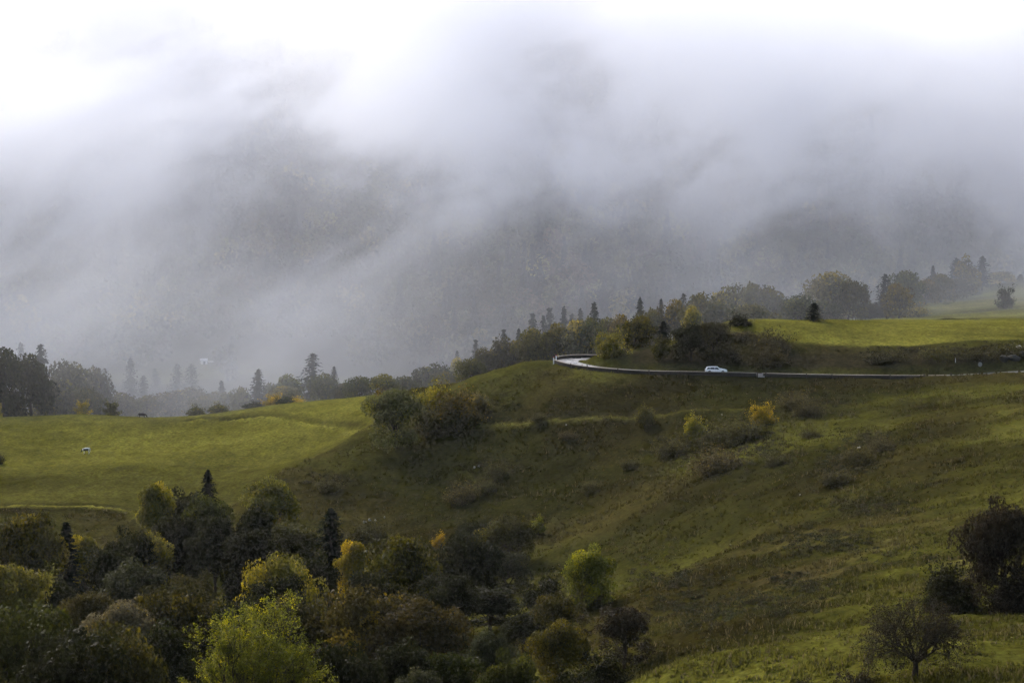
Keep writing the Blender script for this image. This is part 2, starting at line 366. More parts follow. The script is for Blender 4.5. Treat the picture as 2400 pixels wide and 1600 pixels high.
# ------------------------------------------------------------------ ground sheets
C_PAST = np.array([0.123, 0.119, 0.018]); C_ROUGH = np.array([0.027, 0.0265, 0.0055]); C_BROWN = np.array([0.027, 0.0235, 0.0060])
C_TRACK = np.array([0.082, 0.077, 0.018]); C_LOW = np.array([0.058, 0.058, 0.010]); C_DARK = np.array([0.03, 0.03, 0.016]); C_STRAW = np.array([0.09, 0.07, 0.03])
def cover(x, y):
    n1 = fbm(x, y, 26, 4, 21)[:, None]; n2 = fbm(x, y, 60, 3, 22)[:, None]; n3 = fbm(x * 0.6 + y * 0.15, y, 7, 4, 23)[:, None]
    c = C_ROUGH * (1 - sstep(0.42, 0.62, n1)) + C_BROWN * sstep(0.42, 0.62, n1)
    c = c * (1 - 0.75 * sstep(0.5, 0.66, n2)) + C_LOW * 0.75 * sstep(0.5, 0.66, n2)
    low = np.maximum(sstep(-4, 4, poly_dist(x, y, LOWER) + 7 * (n3[:, 0] - 0.5)), 0.9 * sstep(-10, 10, poly_dist(x, y, BAND) + 16 * (n3[:, 0] - 0.5)))[:, None]
    c = c * (1 - low) + C_LOW * (0.85 + 0.4 * (n3 - 0.5)) * low
    n5 = fbm(x * .7, y, 38, 3, 29)[:, None]; c = c * (0.62 + 0.8 * sstep(0.3, 0.7, n5))
    sp = (sstep(0.60, 0.68, n3[:, 0]) * (y < 420) * (x > 20))[:, None]
    c = c * (1 - 0.2 * sp) + C_STRAW * 0.2 * sp
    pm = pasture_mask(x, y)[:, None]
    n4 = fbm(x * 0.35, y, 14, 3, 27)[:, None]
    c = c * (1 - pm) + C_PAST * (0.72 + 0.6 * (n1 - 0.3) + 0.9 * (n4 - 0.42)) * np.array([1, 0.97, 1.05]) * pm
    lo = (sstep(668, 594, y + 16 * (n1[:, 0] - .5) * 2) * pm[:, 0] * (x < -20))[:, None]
    c = c * (1 - 0.78 * lo) + np.array([0.033, 0.032, 0.006]) * 0.78 * lo  # lower pasture darkened: cloud shade put into the colour of its rougher turf
    d, side = near_track(x, y); tm = (np.exp(-(d / 1.5) ** 4) * (1 - .85 * sstep(25, 60, x)) * (.45 + .8 * fbm(x, y, 5, 2, 71)))[:, None] * 0.85
    c = c * (1 - tm) + np.where(pm > .5, np.array([.155, .146, .026]), C_TRACK) * tm
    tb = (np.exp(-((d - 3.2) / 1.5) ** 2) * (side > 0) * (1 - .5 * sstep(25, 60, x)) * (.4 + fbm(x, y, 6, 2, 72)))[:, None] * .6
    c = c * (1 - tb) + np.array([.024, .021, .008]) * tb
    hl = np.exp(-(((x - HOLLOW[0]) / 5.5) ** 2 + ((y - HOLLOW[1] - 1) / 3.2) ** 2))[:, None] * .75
    c = c * (1 - hl) + np.array([.03, .027, .008]) * hl  # shade in the hollow put into the ground colour, over the modelled dip
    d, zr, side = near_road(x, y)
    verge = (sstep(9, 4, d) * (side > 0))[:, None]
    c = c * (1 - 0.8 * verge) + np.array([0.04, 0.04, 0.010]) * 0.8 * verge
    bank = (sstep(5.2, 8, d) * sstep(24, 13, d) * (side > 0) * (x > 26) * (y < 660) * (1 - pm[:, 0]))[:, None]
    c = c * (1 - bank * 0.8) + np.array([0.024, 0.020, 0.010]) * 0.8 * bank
    return c
def sheet(name, xs, ys, mat, lower=0.0):
    gx, gy = np.meshgrid(xs, ys); x, y = gx.ravel(), gy.ravel()
    z = H(x, y) - lower
    nx, ny = len(xs), len(ys)
    i = (np.arange(ny - 1)[:, None] * nx + np.arange(nx - 1)[None]).ravel()
    Fc = np.stack([i, i + 1, i + nx + 1, i + nx], 1)
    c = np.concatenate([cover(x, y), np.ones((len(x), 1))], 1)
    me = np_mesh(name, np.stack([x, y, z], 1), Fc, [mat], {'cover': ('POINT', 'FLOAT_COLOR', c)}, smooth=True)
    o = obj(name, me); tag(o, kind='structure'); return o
def spaced(a, b, s): return np.linspace(a, b, max(2, int(round(abs(b - a) / s)) + 1))
xs = np.concatenate([spaced(-330, -140, 8)[:-1], spaced(-140, 140, 1.0), spaced(140, 330, 8)[1:]])
ys = np.concatenate([spaced(-90, 190, 5)[:-1], spaced(190, 710, 1.1)])
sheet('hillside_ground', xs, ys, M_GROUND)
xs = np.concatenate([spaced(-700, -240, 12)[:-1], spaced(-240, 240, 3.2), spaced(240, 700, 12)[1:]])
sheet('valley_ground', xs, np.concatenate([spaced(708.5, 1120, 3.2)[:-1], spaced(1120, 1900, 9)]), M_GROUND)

# ------------------------------------------------------------------ plants: a few grown shapes, copied and scaled one by one
def unit(rng, n):
    v = rng.normal(size=(n, 3)); return v / np.linalg.norm(v, axis=1)[:, None]
def leaf_quads(rng, P, Nrm, size, aspect=0.65):
    n = len(P); r = rng.normal(size=(n, 3)); t1 = np.cross(Nrm, r); t1 /= np.linalg.norm(t1, axis=1)[:, None] + 1e-9
    t2 = np.cross(Nrm, t1); s = (size * rng.uniform(0.6, 1.4, n))[:, None] * 0.6
    t1 = t1 * s; t2 = t2 * s * aspect
    V = np.stack([P + t1, P + t2, P - t1, P - t2], 1).reshape(-1, 3)
    return V, np.arange(n * 4).reshape(n, 4)
def leaves_in_clumps(rng, C, cr, n, size, up=0.3, squash=0.85, cid=None):
    w_ = cr ** 2; k = rng.choice(len(C), n, p=w_ / w_.sum())
    d = unit(rng, n); d[:, 2] = d[:, 2] * 0.8 + up; d /= np.linalg.norm(d, axis=1)[:, None]
    rad = cr[k] * (0.5 + 0.55 * np.sqrt(rng.random(n)))
    P = C[k] + d * rad[:, None] * np.array([1, 1, squash])
    nr = d * 0.75 + unit(rng, n) * 0.75; nr /= np.linalg.norm(nr, axis=1)[:, None]
    V, Fc = leaf_quads(rng, P, nr, size)
    ct = rng.random(len(C)); c2 = rng.random(len(C))
    return V, Fc, 0.45 * ct[k] + 0.55 * rng.random(n), np.clip(c2[k] * 0.8 + 0.2 * rng.random(n), 0.001, 1)
def envelope(rng, d, lobes, amp):
    e = np.ones(len(d)); L = unit(rng, lobes)
    for i in range(lobes): e += amp * rng.uniform(-1, 1) * np.exp(5 * (d @ L[i] - 1))
    return e
def broad(seed, W, Hh, z0, ncl, n, size, cr=(0.15, 0.26), amp=0.3, top=1.0, inner=0.62, skirt=0.16, name='broadleaf'):
    rng = np.random.default_rng(seed)
    # several domes that grow into one another, and a skirt of lower boughs
    K = int(rng.integers(3, 6)); az = rng.random() * 6.28 + np.arange(K) * 2.4; dc = np.stack([np.cos(az) * W * rng.uniform(.12, .27, K), np.sin(az) * W * rng.uniform(.12, .27, K), Hh * rng.uniform(.34, .60, K)], 1)
    dc[0] = (rng.normal() * .05 * W, rng.normal() * .05 * W, Hh * .62); dr = W * rng.uniform(.20, .30, K); dr[0] = W * .29
    k = rng.choice(K, ncl, p=dr ** 2 / (dr ** 2).sum()); d = unit(rng, ncl); d[:, 2] = np.where(d[:, 2] < -.45, -d[:, 2], d[:, 2])
    C = dc[k] + d * (dr[k] * (inner + (1 - inner) * np.sqrt(rng.random(ncl))) * (1 + amp * .6 * rng.normal(size=ncl)))[:, None] * np.array([1, 1, Hh / W * .95])
    f = 1 - (1 - top) * np.clip(C[:, 2] / Hh, 0, 1); C[:, :2] *= f[:, None]
    sk = rng.random(ncl) < skirt; a_ = rng.random(ncl) * 6.28; C[sk] = np.stack([np.cos(a_) * W * .3, np.sin(a_) * W * .3, Hh * (z0 / Hh + .06 + .3 * rng.random(ncl))], 1)[sk]
    c_ = rng.uniform(*cr, ncl) * W
    C[:, 2] = np.maximum(C[:, 2], z0 + c_ * .6); C[:, 2] *= Hh / (C[:, 2] + c_ * .8).max()
    C[:, :2] *= W / 2 / np.percentile(np.hypot(C[:, 0], C[:, 1]) + c_ * .7, 94)
    mid_z = z0 + (Hh - z0) * 0.45
    V, Fc, ti, cl = leaves_in_clumps(rng, C, c_, n, size)
    me = np_mesh(name + '_crown', V, Fc, [M_LEAF], {'tint': ('FACE', 'FLOAT', ti), 'clump': ('FACE', 'FLOAT', cl)})
    b = MB(); rr = W * 0.028; mid = z0 + (Hh - z0) * 0.45; P = [(0, 0, -0.4)]
    for k in range(1, 5): P.append((rng.normal() * W * 0.012 * k, rng.normal() * W * 0.012 * k, mid * k / 4))
    b.tube(P, [rr * 1.3, rr, rr * 0.85, rr * 0.7, rr * 0.5], 7)
    for q in rng.choice(ncl, min(10, ncl), replace=False):
        s_ = np.array(P[2 + int(rng.random() * 2.9)]); t_ = C[q]; m_ = (s_ + t_) / 2 + np.array([0, 0, -0.06 * W])
        b.tube([s_, m_, t_], [rr * 0.5, rr * 0.32, rr * 0.12], 5)
    return me, b.mesh(name + '_trunk', M_BARK, True), W, Hh
def conifer(seed, W, Hh, tiers, per, n_sp, size, z0=0.05, name='conifer', power=0.9):
    rng = np.random.default_rng(seed); V = []; T = []; K = []
    for i in range(tiers * per):
        t = ((i + rng.random()) / (tiers * per)) ** 1.12; z = Hh * (z0 + (1 - z0) * t); rad = W / 2 * (1 - t) ** power + 0.10
        if True:
            a = i * 2.39996 + rng.normal() * 0.3; r = rad * (rng.uniform(0.6, 1.12) if rng.random() < .8 else rng.uniform(.9, 1.3)); br = rng.random()
            m = max(2, int(n_sp * (0.35 + 0.65 * r / (W / 2))))
            s = (np.arange(m) + 0.6 + 0.3 * rng.normal(size=m)) / m
            droop = 0.10 * r + 0.36 * r * (1 - t)
            P = np.stack([np.cos(a) * r * s, np.sin(a) * r * s, z + 0.16 * r * s - droop * s ** 1.6 + 0.05 * rng.normal(size=m)], 1)
            out = np.array([math.cos(a), math.sin(a), -0.35]); sid = np.array([-math.sin(a), math.cos(a), 0.0])
            for p, q in zip(P, s):
                o2 = out + rng.normal(size=3) * 0.3; s2 = sid + rng.normal(size=3) * 0.3
                L_ = size * rng.uniform(0.8, 1.3) * (1.15 - 0.45 * q); wd = L_ * 0.5
                V += [p + o2 * L_ * 0.7, p + s2 * wd + (0, 0, -0.12 * L_), p - o2 * L_ * 0.6, p - s2 * wd + (0, 0, -0.12 * L_)]
                T.append(0.4 * br + 0.6 * rng.random()); K.append(0.05 + 0.95 * br)
    V = np.array(V); n = len(V) // 4
    me = np_mesh(name + '_crown', V, np.arange(n * 4).reshape(n, 4), [M_NEEDLE], {'tint': ('FACE', 'FLOAT', T), 'clump': ('FACE', 'FLOAT', K)})
    b = MB(); b.tube([(0, 0, -0.4), (0, 0, Hh * 0.5), (0, 0, Hh * 0.985)], [W * 0.035, W * 0.022, 0.02], 6)
    return me, b.mesh(name + '_trunk', M_BARK, True), W, Hh
def shrub(seed, W, Hh, ncl, n, size, name='shrub', spread=0.75):
    rng = np.random.default_rng(seed); d = unit(rng, ncl); d[:, 2] = np.abs(d[:, 2])
    r = 0.35 + 0.65 * np.sqrt(rng.random(ncl)); cr = rng.uniform(0.13, 0.24, ncl) * W
    C = d * r[:, None] * np.array([W / 2 - 0.17 * W, W / 2 - 0.17 * W, Hh - 0.2 * W]) * (1 + 0.25 * rng.normal(size=(ncl, 1)))
    C[:, 2] = np.clip(C[:, 2], 0.1 * Hh, Hh * 0.95)
    V, Fc, ti, cl = leaves_in_clumps(rng, C, cr, n, size, 0.25)
    # loose shoots that stand out of the outline
    m = n // 5; k = rng.choice(ncl, m); P = C[k] + (d[k] + unit(rng, m) * 0.5 + np.array([0, 0, 0.35])) * (cr[k] * rng.uniform(0.9, 1.5, m))[:, None]
    V2, F2 = leaf_quads(rng, P, unit(rng, m), size * 0.8); F2 = F2 + len(V)
    me = np_mesh(name + '_crown', np.concatenate([V, V2]), np.concatenate([Fc, F2]), [M_LEAF],
                 {'tint': ('FACE', 'FLOAT', np.concatenate([ti, rng.random(m)])), 'clump': ('FACE', 'FLOAT', np.concatenate([cl, rng.random(m)]))})
    b = MB()
    for q in range(6):
        t_ = C[int(rng.random() * ncl)]; b.tube([(rng.normal() * 0.12, rng.normal() * 0.12, -0.25), (t_[0] * 0.4, t_[1] * 0.4, t_[2] * 0.55), tuple(t_)], [0.06, 0.045, 0.015], 5)
    return me, b.mesh(name + '_stems', M_BARK, True), W, Hh

NEAR = {'b0': broad(1, 10, 9.5, 0.2, 96, 17000, 0.28, (0.09, 0.17)), 'b1': broad(2, 7.5, 11.5, 0.2, 84, 14500, 0.27, (0.10, 0.18), top=0.6, amp=0.4),
        'b2': broad(3, 12, 9.5, 0.2, 76, 18500, 0.28, (0.10, 0.2), 0.45), 'b3': broad(4, 9.5, 9.5, 0.2, 58, 14500, 0.28, (0.11, 0.2), 0.5, inner=0.62),
        'b4': broad(5, 9, 10, 0.3, 84, 9500, 0.26, (0.07, 0.15), 0.5, inner=0.35),
        'lone': broad(15, 9, 10, 1.1, 70, 14000, 0.26, (0.10, 0.17), 0.3, skirt=0.0), 'b5': broad(16, 11, 9, 0.1, 100, 17000, 0.28, (0.08, 0.16), 0.5), 'b6': broad(17, 10, 9.5, 0.1, 80, 16000, 0.28, (0.09, 0.18), 0.6),
        'c': conifer(6, 4.6, 12, 30, 13, 9, 0.42, power=0.8), 'C': conifer(7, 7.0, 11, 24, 12, 10, 0.5, power=0.55),
        's': shrub(8, 4.2, 3.2, 26, 5200, 0.16), 't': shrub(9, 5.0, 2.0, 34, 4600, 0.17, 'thicket'), 'u': shrub(10, 3.2, 3.6, 18, 4200, 0.15)}
FAR = {'b0': broad(21, 10, 10, 0.1, 56, 4600, 0.5, skirt=.28), 'b1': broad(22, 7.5, 11.5, 0.1, 46, 3600, 0.48, top=0.6, amp=0.4),
       'b2': broad(23, 12, 9.5, 0.1, 66, 5200, 0.55, (0.10, 0.2), 0.45, skirt=.3), 'b3': broad(24, 9.5, 9.5, 0.1, 32, 3500, 0.5, (0.15, 0.26), 0.5, inner=0.6),
       'b4': broad(25, 9, 10, 0.1, 64, 3000, 0.45, (0.07, 0.15), 0.5, inner=0.35),
       'c': conifer(26, 4.6, 12, 24, 10, 6, 0.55, power=0.62), 'C': conifer(27, 7.0, 11, 17, 10, 7, 0.62, power=0.5),
       's': shrub(28, 4.2, 3.2, 24, 2600, 0.24), 't': shrub(29, 5.0, 2.0, 28, 2400, 0.25, 'thicket'), 'u': shrub(30, 3.2, 3.6, 18, 2200, 0.22)}
HUES = dict(dark=(0.014, 0.015, 0.004), green=(0.030, 0.034, 0.006), olive=(0.041, 0.039, 0.007), yg=(0.115, 0.105, 0.015), gold=(0.17, 0.125, 0.010), rust=(0.043, 0.034, 0.008),
            brown=(0.032, 0.029, 0.007), grey=(0.030, 0.032, 0.013), spruce=(0.009, 0.012, 0.007), lime=(0.102, 0.106, 0.010), sage=(0.060, 0.060, 0.018), pale=(0.085, 0.075, 0.035), bark=(0.018, 0.014, 0.007), scrub=(0.030, 0.027, 0.008), scrubred=(0.036, 0.029, 0.010))
for k_ in ('c', 'C'):
    for q_ in (1, 2):
        FAR[k_ + str(q_)] = conifer(60 + q_ * 7 + (k_ == 'C'), 4.6 if k_ == 'c' else 7.0, 12 if k_ == 'c' else 11, 15 + 5 * q_, 9, 6, 0.6, z0=.08 * q_, power=(.62, .5, .8)[q_] if k_ == 'c' else (.5, .42, .68)[q_])
NAMES = {'b': ('broadleaf_tree', 'tree'), 'c': ('spruce_tree', 'tree'), 'C': ('spruce_tree', 'tree'), 's': ('shrub', 'shrub'), 't': ('thicket', 'shrub'), 'u': ('shrub', 'shrub')}
_md = np.arange(205, 1000, 1.0)
def march(px, py):
    """how far off the ground is that one sees at (px, py)"""
    p = np.array([at(px, py, D) for D in (1.0, 2.0)]); k = p[1] - p[0]
    hit = np.where(H(k[0] * _md, _md) >= CAM_Z + k[2] * _md)[0]
    return float(_md[hit[0]]) if len(hit) else 650.0
def plant(kind, px, top, wpx, D, hue, turned, label, base=None, group=None, lean=0.0):
    if kind == 'b0' and D < 622: kind = ('b0', 'b5', 'b6')[int(RNG.integers(3))]
    if base is None and kind in 'stu' and D < 660 and D != 634: base = top + wpx * {'s': 0.8, 't': 0.40, 'u': 1.15}[kind]
    if base is not None: D = march(px, base)
    x, y, zt = at(px, top, D); zg = float(H(x, y)[0])
    W = wpx * D / F * 1.05; far = D > 622
    crown_me, trunk_me, W0, H0 = (FAR if far else NEAR)[kind if not (far and kind in 'cC') else kind + ('', '1', '2')[int(RNG.integers(3))]]
    h = max(zt - zg, 0.6)
    if kind[0] == 'b': W = max(W, h * ((0.42 if kind == 'b1' else 0.55) if far else (0.5 if kind == 'b1' else 0.72)))
    if kind in 'cC': W = max(W * 1.2, h * (0.30 if far else 0.46))
    name, cat = NAMES['b' if kind == 'lone' else kind[0]]
    r = empty(name, (x, y, zg - 0.1), RNG.uniform(0, 6.28)); r.scale = (W / W0, W / W0 * RNG.uniform(.9, 1.1), h / H0)
    if kind in 'cC': r.rotation_euler = (RNG.normal() * .03, RNG.normal() * .03, r.rotation_euler.z)
    tag(r, label, cat, group)
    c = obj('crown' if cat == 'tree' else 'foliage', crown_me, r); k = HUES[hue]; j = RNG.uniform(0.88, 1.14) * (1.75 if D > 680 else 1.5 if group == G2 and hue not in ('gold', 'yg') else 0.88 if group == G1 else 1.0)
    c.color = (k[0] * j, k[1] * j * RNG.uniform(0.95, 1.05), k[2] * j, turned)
    obj('trunk' if cat == 'tree' else 'stems', trunk_me, r)
    return r

G1, G2, G3, G4, G5, G6 = 'trees of the wood in the dell', 'shrubs scattered over the rough slope', 'shrubs on the bank round the hairpin bend', 'trees behind the bright pasture', 'shrubs along the crest of the pasture', 'trees of the wood behind the road'
WOOD = [  # kind, pixel x of the crown, pixel y of its top, width in pixels, distance, hue, share of turned boughs, label
    ('b3',45,1203,135,430,'olive',.35,'big dark tree with yellow-lit top at the picture edge beside the lone dark spruce'),
    ('b1',196,1250,58,455,'yg',.3,'slim yellow tree touching the side of the dark pointed spruce'),
    ('c',160,1220,78,446,'spruce',0,'dark pointed spruce standing apart in front of the lower pasture'),
    ('b0',278,1268,110,440,'dark',.1,'low dark green tree between the slim yellow tree and the dark clump'),
    ('b0',312,1308,205,398,'grey',.05,'rounded grey-green tree with a domed crown in the middle of the wood'),
    ('b3',45,1318,135,368,'yg',.2,'yellow-green tree below the big dark tree at the picture edge'),
    ('b1',365,1128,72,512,'yg',.3,'tall narrow yellow-green tree at the top corner of the wood by the pasture'),
    ('b0',430,1140,95,520,'dark',.1,'dark rounded tree between the tall yellow-green tree and the spruce top'),
    ('C',484,1100,66,536,'spruce',0,'blunt dark spruce that tops the wood against the bright pasture'),
    ('b3',487,1160,120,502,'green',.25,'green tree with yellow tips just in front of the blunt spruce'),
    ('b0',630,1112,145,545,'yg',.35,'broad sunlit yellow dome of a tree at the upper edge of the wood'),
    ('u',626,1172,66,512,'gold',.3,'small orange-yellow tree at the foot of the broad yellow dome'),
    ('b0',405,1195,155,478,'dark',.06,'big dark tree in the heart of the dark clump'),
    ('b1',505,1205,140,470,'dark',.05,'tall dark tree next to the heart of the dark clump'),
    ('b3',580,1240,150,462,'dark',.08,'dark leafy tree below the small orange-yellow tree'),
    ('b0',690,1225,130,498,'olive',.1,'dull olive tree beside the dark spruce at the foot of the rough slope'),
    ('C',775,1190,100,490,'spruce',0,'dark broad spruce at the foot of the rough slope'),
    ('b4',352,1243,60,472,'yg',.3,'thin yellowish tree on the edge of the dark clump'),
    ('b2',655,1293,200,400,'yg',.45,'wide golden-topped tree with a flat crown in mid wood'),
    ('b0',465,1335,130,420,'brown',.1,'brown leaved tree under the dark clump'),
    ('b2',430,1358,240,352,'brown',.3,'large brown-grey tree with pale glinting tips in mid wood'),
    ('b3',212,1383,120,360,'rust',.15,'rusty brown tree below the rounded grey-green one'),
    ('b0',135,1352,120,392,'dark',.08,'dark tree under the pointed spruce'),
    ('b3',283,1402,100,338,'pale',.2,'pale-tipped small tree in front of the large brown-grey tree'),
    ('b4',50,1408,190,270,'green',.15,'tall green tree with bare twigs in the bottom corner of the wood'),
    ('b4',150,1470,150,255,'dark',.15,'dark twiggy tree next to the bottom corner tree'),
    ('b2',255,1455,220,263,'olive',.2,'olive-green tree with branching boughs showing at the picture bottom'),
    ('s',410,1563,100,243,'grey',.2,'pale grey-green bush peeping up beside the bright yellow tree'),
    ('b0',730,1385,190,332,'brown',.1,'dark brown tree behind the bright yellow tree'),
    ('b3',560,1400,160,345,'dark',.1,'dark tree directly behind the bright yellow tree top'),
    ('b1',830,1262,80,448,'gold',.3,'small gold-tipped tree beside the dark broad spruce'),
    ('b3',925,1250,190,402,'olive',.4,'olive tree with a yellow-green head at the top of the wood'),
    ('u',1033,1243,38,420,'gold',.8,'small orange leafy top on the upper edge of the wood'),
    ('b2',845,1370,270,330,'rust',.35,'large rusty oak-like tree in the middle of the wood'),
    ('b3',985,1405,210,325,'rust',.15,'brown-leaved tree with glinting twigs beside the large rusty one'),
    ('b0',1085,1245,180,438,'dark',.1,'very dark wide tree beside the olive tree with a yellow-green head'),
    ('b2',1190,1203,140,500,'olive',.1,'dull olive tree where the wood runs up into the slope'),
    ('u',1262,1203,46,518,'lime',.2,'small lime-yellow bush at the upper tip of the wood'),
    ('b3',1190,1290,125,458,'grey',.1,'grey-green tree under the dull olive one'),
    ('b1',1150,1375,170,400,'dark',.05,'black-looking tree in the darkest part of the wood'),
    ('b0',1230,1420,130,372,'dark',.08,'dark tree by the small grass gap in the wood'),
    ('b6',1388,1273,118,440,'lime',.25,'tall lime-yellow tree standing alone on the grass by the wood',1425),
    ('s',1372,1362,105,440,'olive',.2,'low olive bush round the trunk of the lone lime-yellow tree',1430),
    ('b4',1305,1383,100,358,'brown',.3,'thin brownish tree below the lone lime-yellow tree'),
    ('b3',1310,1447,150,300,'olive',.5,'yellow-green tree at the edge of the wood by the grass slope'),
    ('b0',1145,1467,120,318,'grey',.08,'rounded grey-green tree in a dark gap near the picture bottom'),
    ('b3',1070,1525,130,288,'green',.12,'round green tree at the picture bottom beside the grey-green ones'),
    ('b0',1195,1517,120,283,'green',.15,'mossy green tree at the picture bottom'),
    ('b0',990,1560,100,278,'grey',.1,'grey-green tree top cut by the picture bottom'),
    ('b4',1465,1420,150,308,'bark',.2,'thin half-bare dark tree at the edge of the grass slope',1570),
    ('s',1420,1515,130,288,'dark',.1,'dark bush under the thin half-bare tree'),
    ('s',1345,1560,130,262,'dark',.1,'dark bush at the picture bottom below the yellow-green tree'),
    ('b0',950,1490,190,290,'dark',.06,'dark tree in front of the large rusty tree'),
    ('b0',800,1505,190,268,'dark',.06,'dark tree beside the bright yellow tree'),
    ('b0',380,1450,190,300,'dark',.1,'dark tree below the large brown-grey tree'),
    ('b3',640,1350,130,380,'dark',.1,'dark tree below the golden flat crown'),
    ('b0',300,1230,90,468,'dark',.12,'dark low tree by the end of the pasture track'),
    ('b0',880,1330,150,382,'dark',.1,'dark tree between the gold-tipped and rusty trees'),
    ('b0',740,1290,120,440,'dark',.12,'dark tree under the broad spruce'),
    ('b3',1040,1340,150,388,'dark',.08,'dark brown-black tree behind the brown-leaved one'),
    ('s',1270,1340,110,432,'dark',.06,'low dark bush beside the lone lime-yellow tree'),
    ('b0',600,1180,90,505,'dark',.08,'dark tree tucked under the broad yellow dome'),
    ('t',1120,1215,110,508,'dark',.1,'dark low thicket at the upper rim of the wood'),
    ('t',860,1228,120,500,'brown',.1,'brown thicket between the broad spruce and the olive tree'),
    ('t',230,1330,120,420,'dark',.1,'dark thicket under the slim yellow tree'),
    ('b0',2345,1162,185,345,'bark',.05,'tall dark rounded tree on the near grass slope',1428),
    ('s',2370,1335,130,338,'bark',.03,'dark bush under the tall dark tree at the picture edge',1435),
    ('s',2240,1312,150,337,'dark',.02,'dark bush leaning on the tall dark tree of the near slope',1432),
    ('s',2195,1350,70,333,'dark',.02,'low dark bush at the edge of the near slope bushes',1428),
    ('s',2010,1560,110,234,'bark',.03,'low dark bush beside the half-bare oak'),
    ('s',2065,1575,80,229,'olive',.5,'small bush with golden leaves at the foot of the half-bare oak'),
    ('s',1890,1585,60,236,'dark',.05,'tiny dark bush on the grass at the picture bottom'),
]
SLOPE = [
    ('b3',925,908,138,586,'sage',.15,'round olive tree standing where the pasture meets the rough slope',1052),
    ('s',1005,893,105,600,'yg',.35,'yellow-green bush beside the round olive tree'),
    ('s',1075,905,115,602,'rust',.15,'reddish brown bush on the side of the hill below the bend'),
    ('u',1122,915,42,604,'pale',.3,'little pale bush at the end of the reddish bush'),
    ('u',892,907,40,634,'rust',.6,'little rust-coloured bush peeping out behind the round olive tree'),
    ('t',1040,955,150,594,'scrub',.1,'dark bramble below the reddish brown bush'),
    ('u',1510,945,50,570,'olive',.15,'upright olive bush on the grass track'),
    ('u',1625,965,58,545,'yg',.4,'bright yellow upright bush on the rough slope'),
    ('s',1785,942,64,562,'gold',.25,'golden rounded bush higher up the rough slope'),
    ('t',1865,922,80,570,'scrubred',.1,'brown thicket by the golden bush'),
    ('t',1895,945,70,563,'scrub',.1,'dark thicket under the brown thicket'),
    ('t',1575,1030,90,535,'scrub',.1,'dark thicket below the bright yellow bush'),
    ('t',1690,1000,120,541,'scrub',.1,'dark green thicket between the yellow and golden bushes'),
    ('t',1750,985,110,548,'scrub',.1,'dark scrub under the golden bush'),
    ('t',1680,1055,130,524,'scrubred',.08,'brown scrub on the middle of the slope'),
    ('t',1825,1065,60,517,'scrub',.08,'small dark scrub patch on the slope'),
    ('t',1960,1100,90,492,'scrub',.06,'dark lowest scrub of the patch on the open slope'),
    ('t',2010,1050,100,507,'scrub',.08,'dark scrub in the patch on the open slope'),
    ('t',2065,1025,80,513,'scrubred',.08,'brown scrub at the upper end of the patch on the open slope'),
    ('t',1140,1125,65,556,'scrub',.1,'curved olive scrub on the dark slope'),
    ('t',1085,1137,90,553,'scrubred',.12,'brown scrub joined to the curved olive scrub'),
    ('t',1165,1087,80,566,'scrub',.05,'dark low bush above the curved scrub'),
    ('t',770,1122,70,576,'scrub',.05,'faint low bush near the pasture corner'),
    ('t',1265,970,45,585,'scrub',.05,'small dark tuft of scrub by the grass track'),
    ('t',1900,1005,60,535,'scrub',.05,'dark scrub tuft below the brown thicket'),
    ('t',1100,968,60,592,'scrub',.05,'low dark scrub just above the grass track'),
    ('s',-8,1055,40,600,'dark',.05,'dark bush cut by the picture edge on the pasture'),
    ('t',1330,1010,50,570,'scrubred',.05,'small brown scrub just below the grass track'),
    ('t',1480,1075,60,548,'scrub',.05,'low dark scrub in the middle of the rough slope'),
    ('t',1385,1130,55,540,'scrub',.05,'low dark scrub in the hollow of the rough slope'),
]
BANK = [
    ('s',1432,770,80,623,'yg',.15,'yellow-green round bush at the inside of the bend',836),
    ('b3',1490,738,95,648,'olive',.35,'olive-yellow tree behind the round bush at the bend'),
    ('c',1555,752,42,645,'spruce',0,'little dark star-topped spruce above the bend'),
    ('u',1550,785,50,622,'olive',.15,'upright olive-brown bush under the little spruce',842),
    ('b0',1620,755,95,619,'dark',.12,'dark leafy tree on the bank above the white car',846),
    ('b3',1678,752,85,621,'brown',.15,'dark brown tree on the bank behind the white car',846),
    ('u',1588,778,40,630,'yg',.2,'small yellowish bush between the trees on the bank'),
    ('b3',1622,714,60,690,'pale',.5,'pale orange-yellow tree behind the dark bank trees'),
    ('s',1735,731,56,655,'dark',.06,'dark rounded bush at the end of the bright knoll',764),
    ('c',1907,709,42,664,'spruce',0,'small dark spruce alone on the crest of the bright knoll',752),
    ('t',1745,775,90,634,'scrubred',.12,'brown bramble at the top of the road bank'),
    ('t',1800,778,100,631,'scrub',.08,'dark bramble along the top of the road bank'),
    ('t',1700,805,100,620,'scrub',.08,'dark bramble low on the road bank'),
    ('t',1800,815,100,619,'scrubred',.08,'brown bramble halfway up the road bank'),
    ('t',2080,824,110,622,'scrub',.15,'dark scrub on the bank under the bright knoll',848),
    ('t',2200,817,120,621,'olive',.15,'dark scrub along the bank nearer the rocks',840),
    ('t',2290,818,110,619,'scrub',.16,'dark scrub above the pale rock by the road',844),
    ('t',2370,806,110,621,'olive',.16,'olive scrub over the grey rock outcrop',832),
]
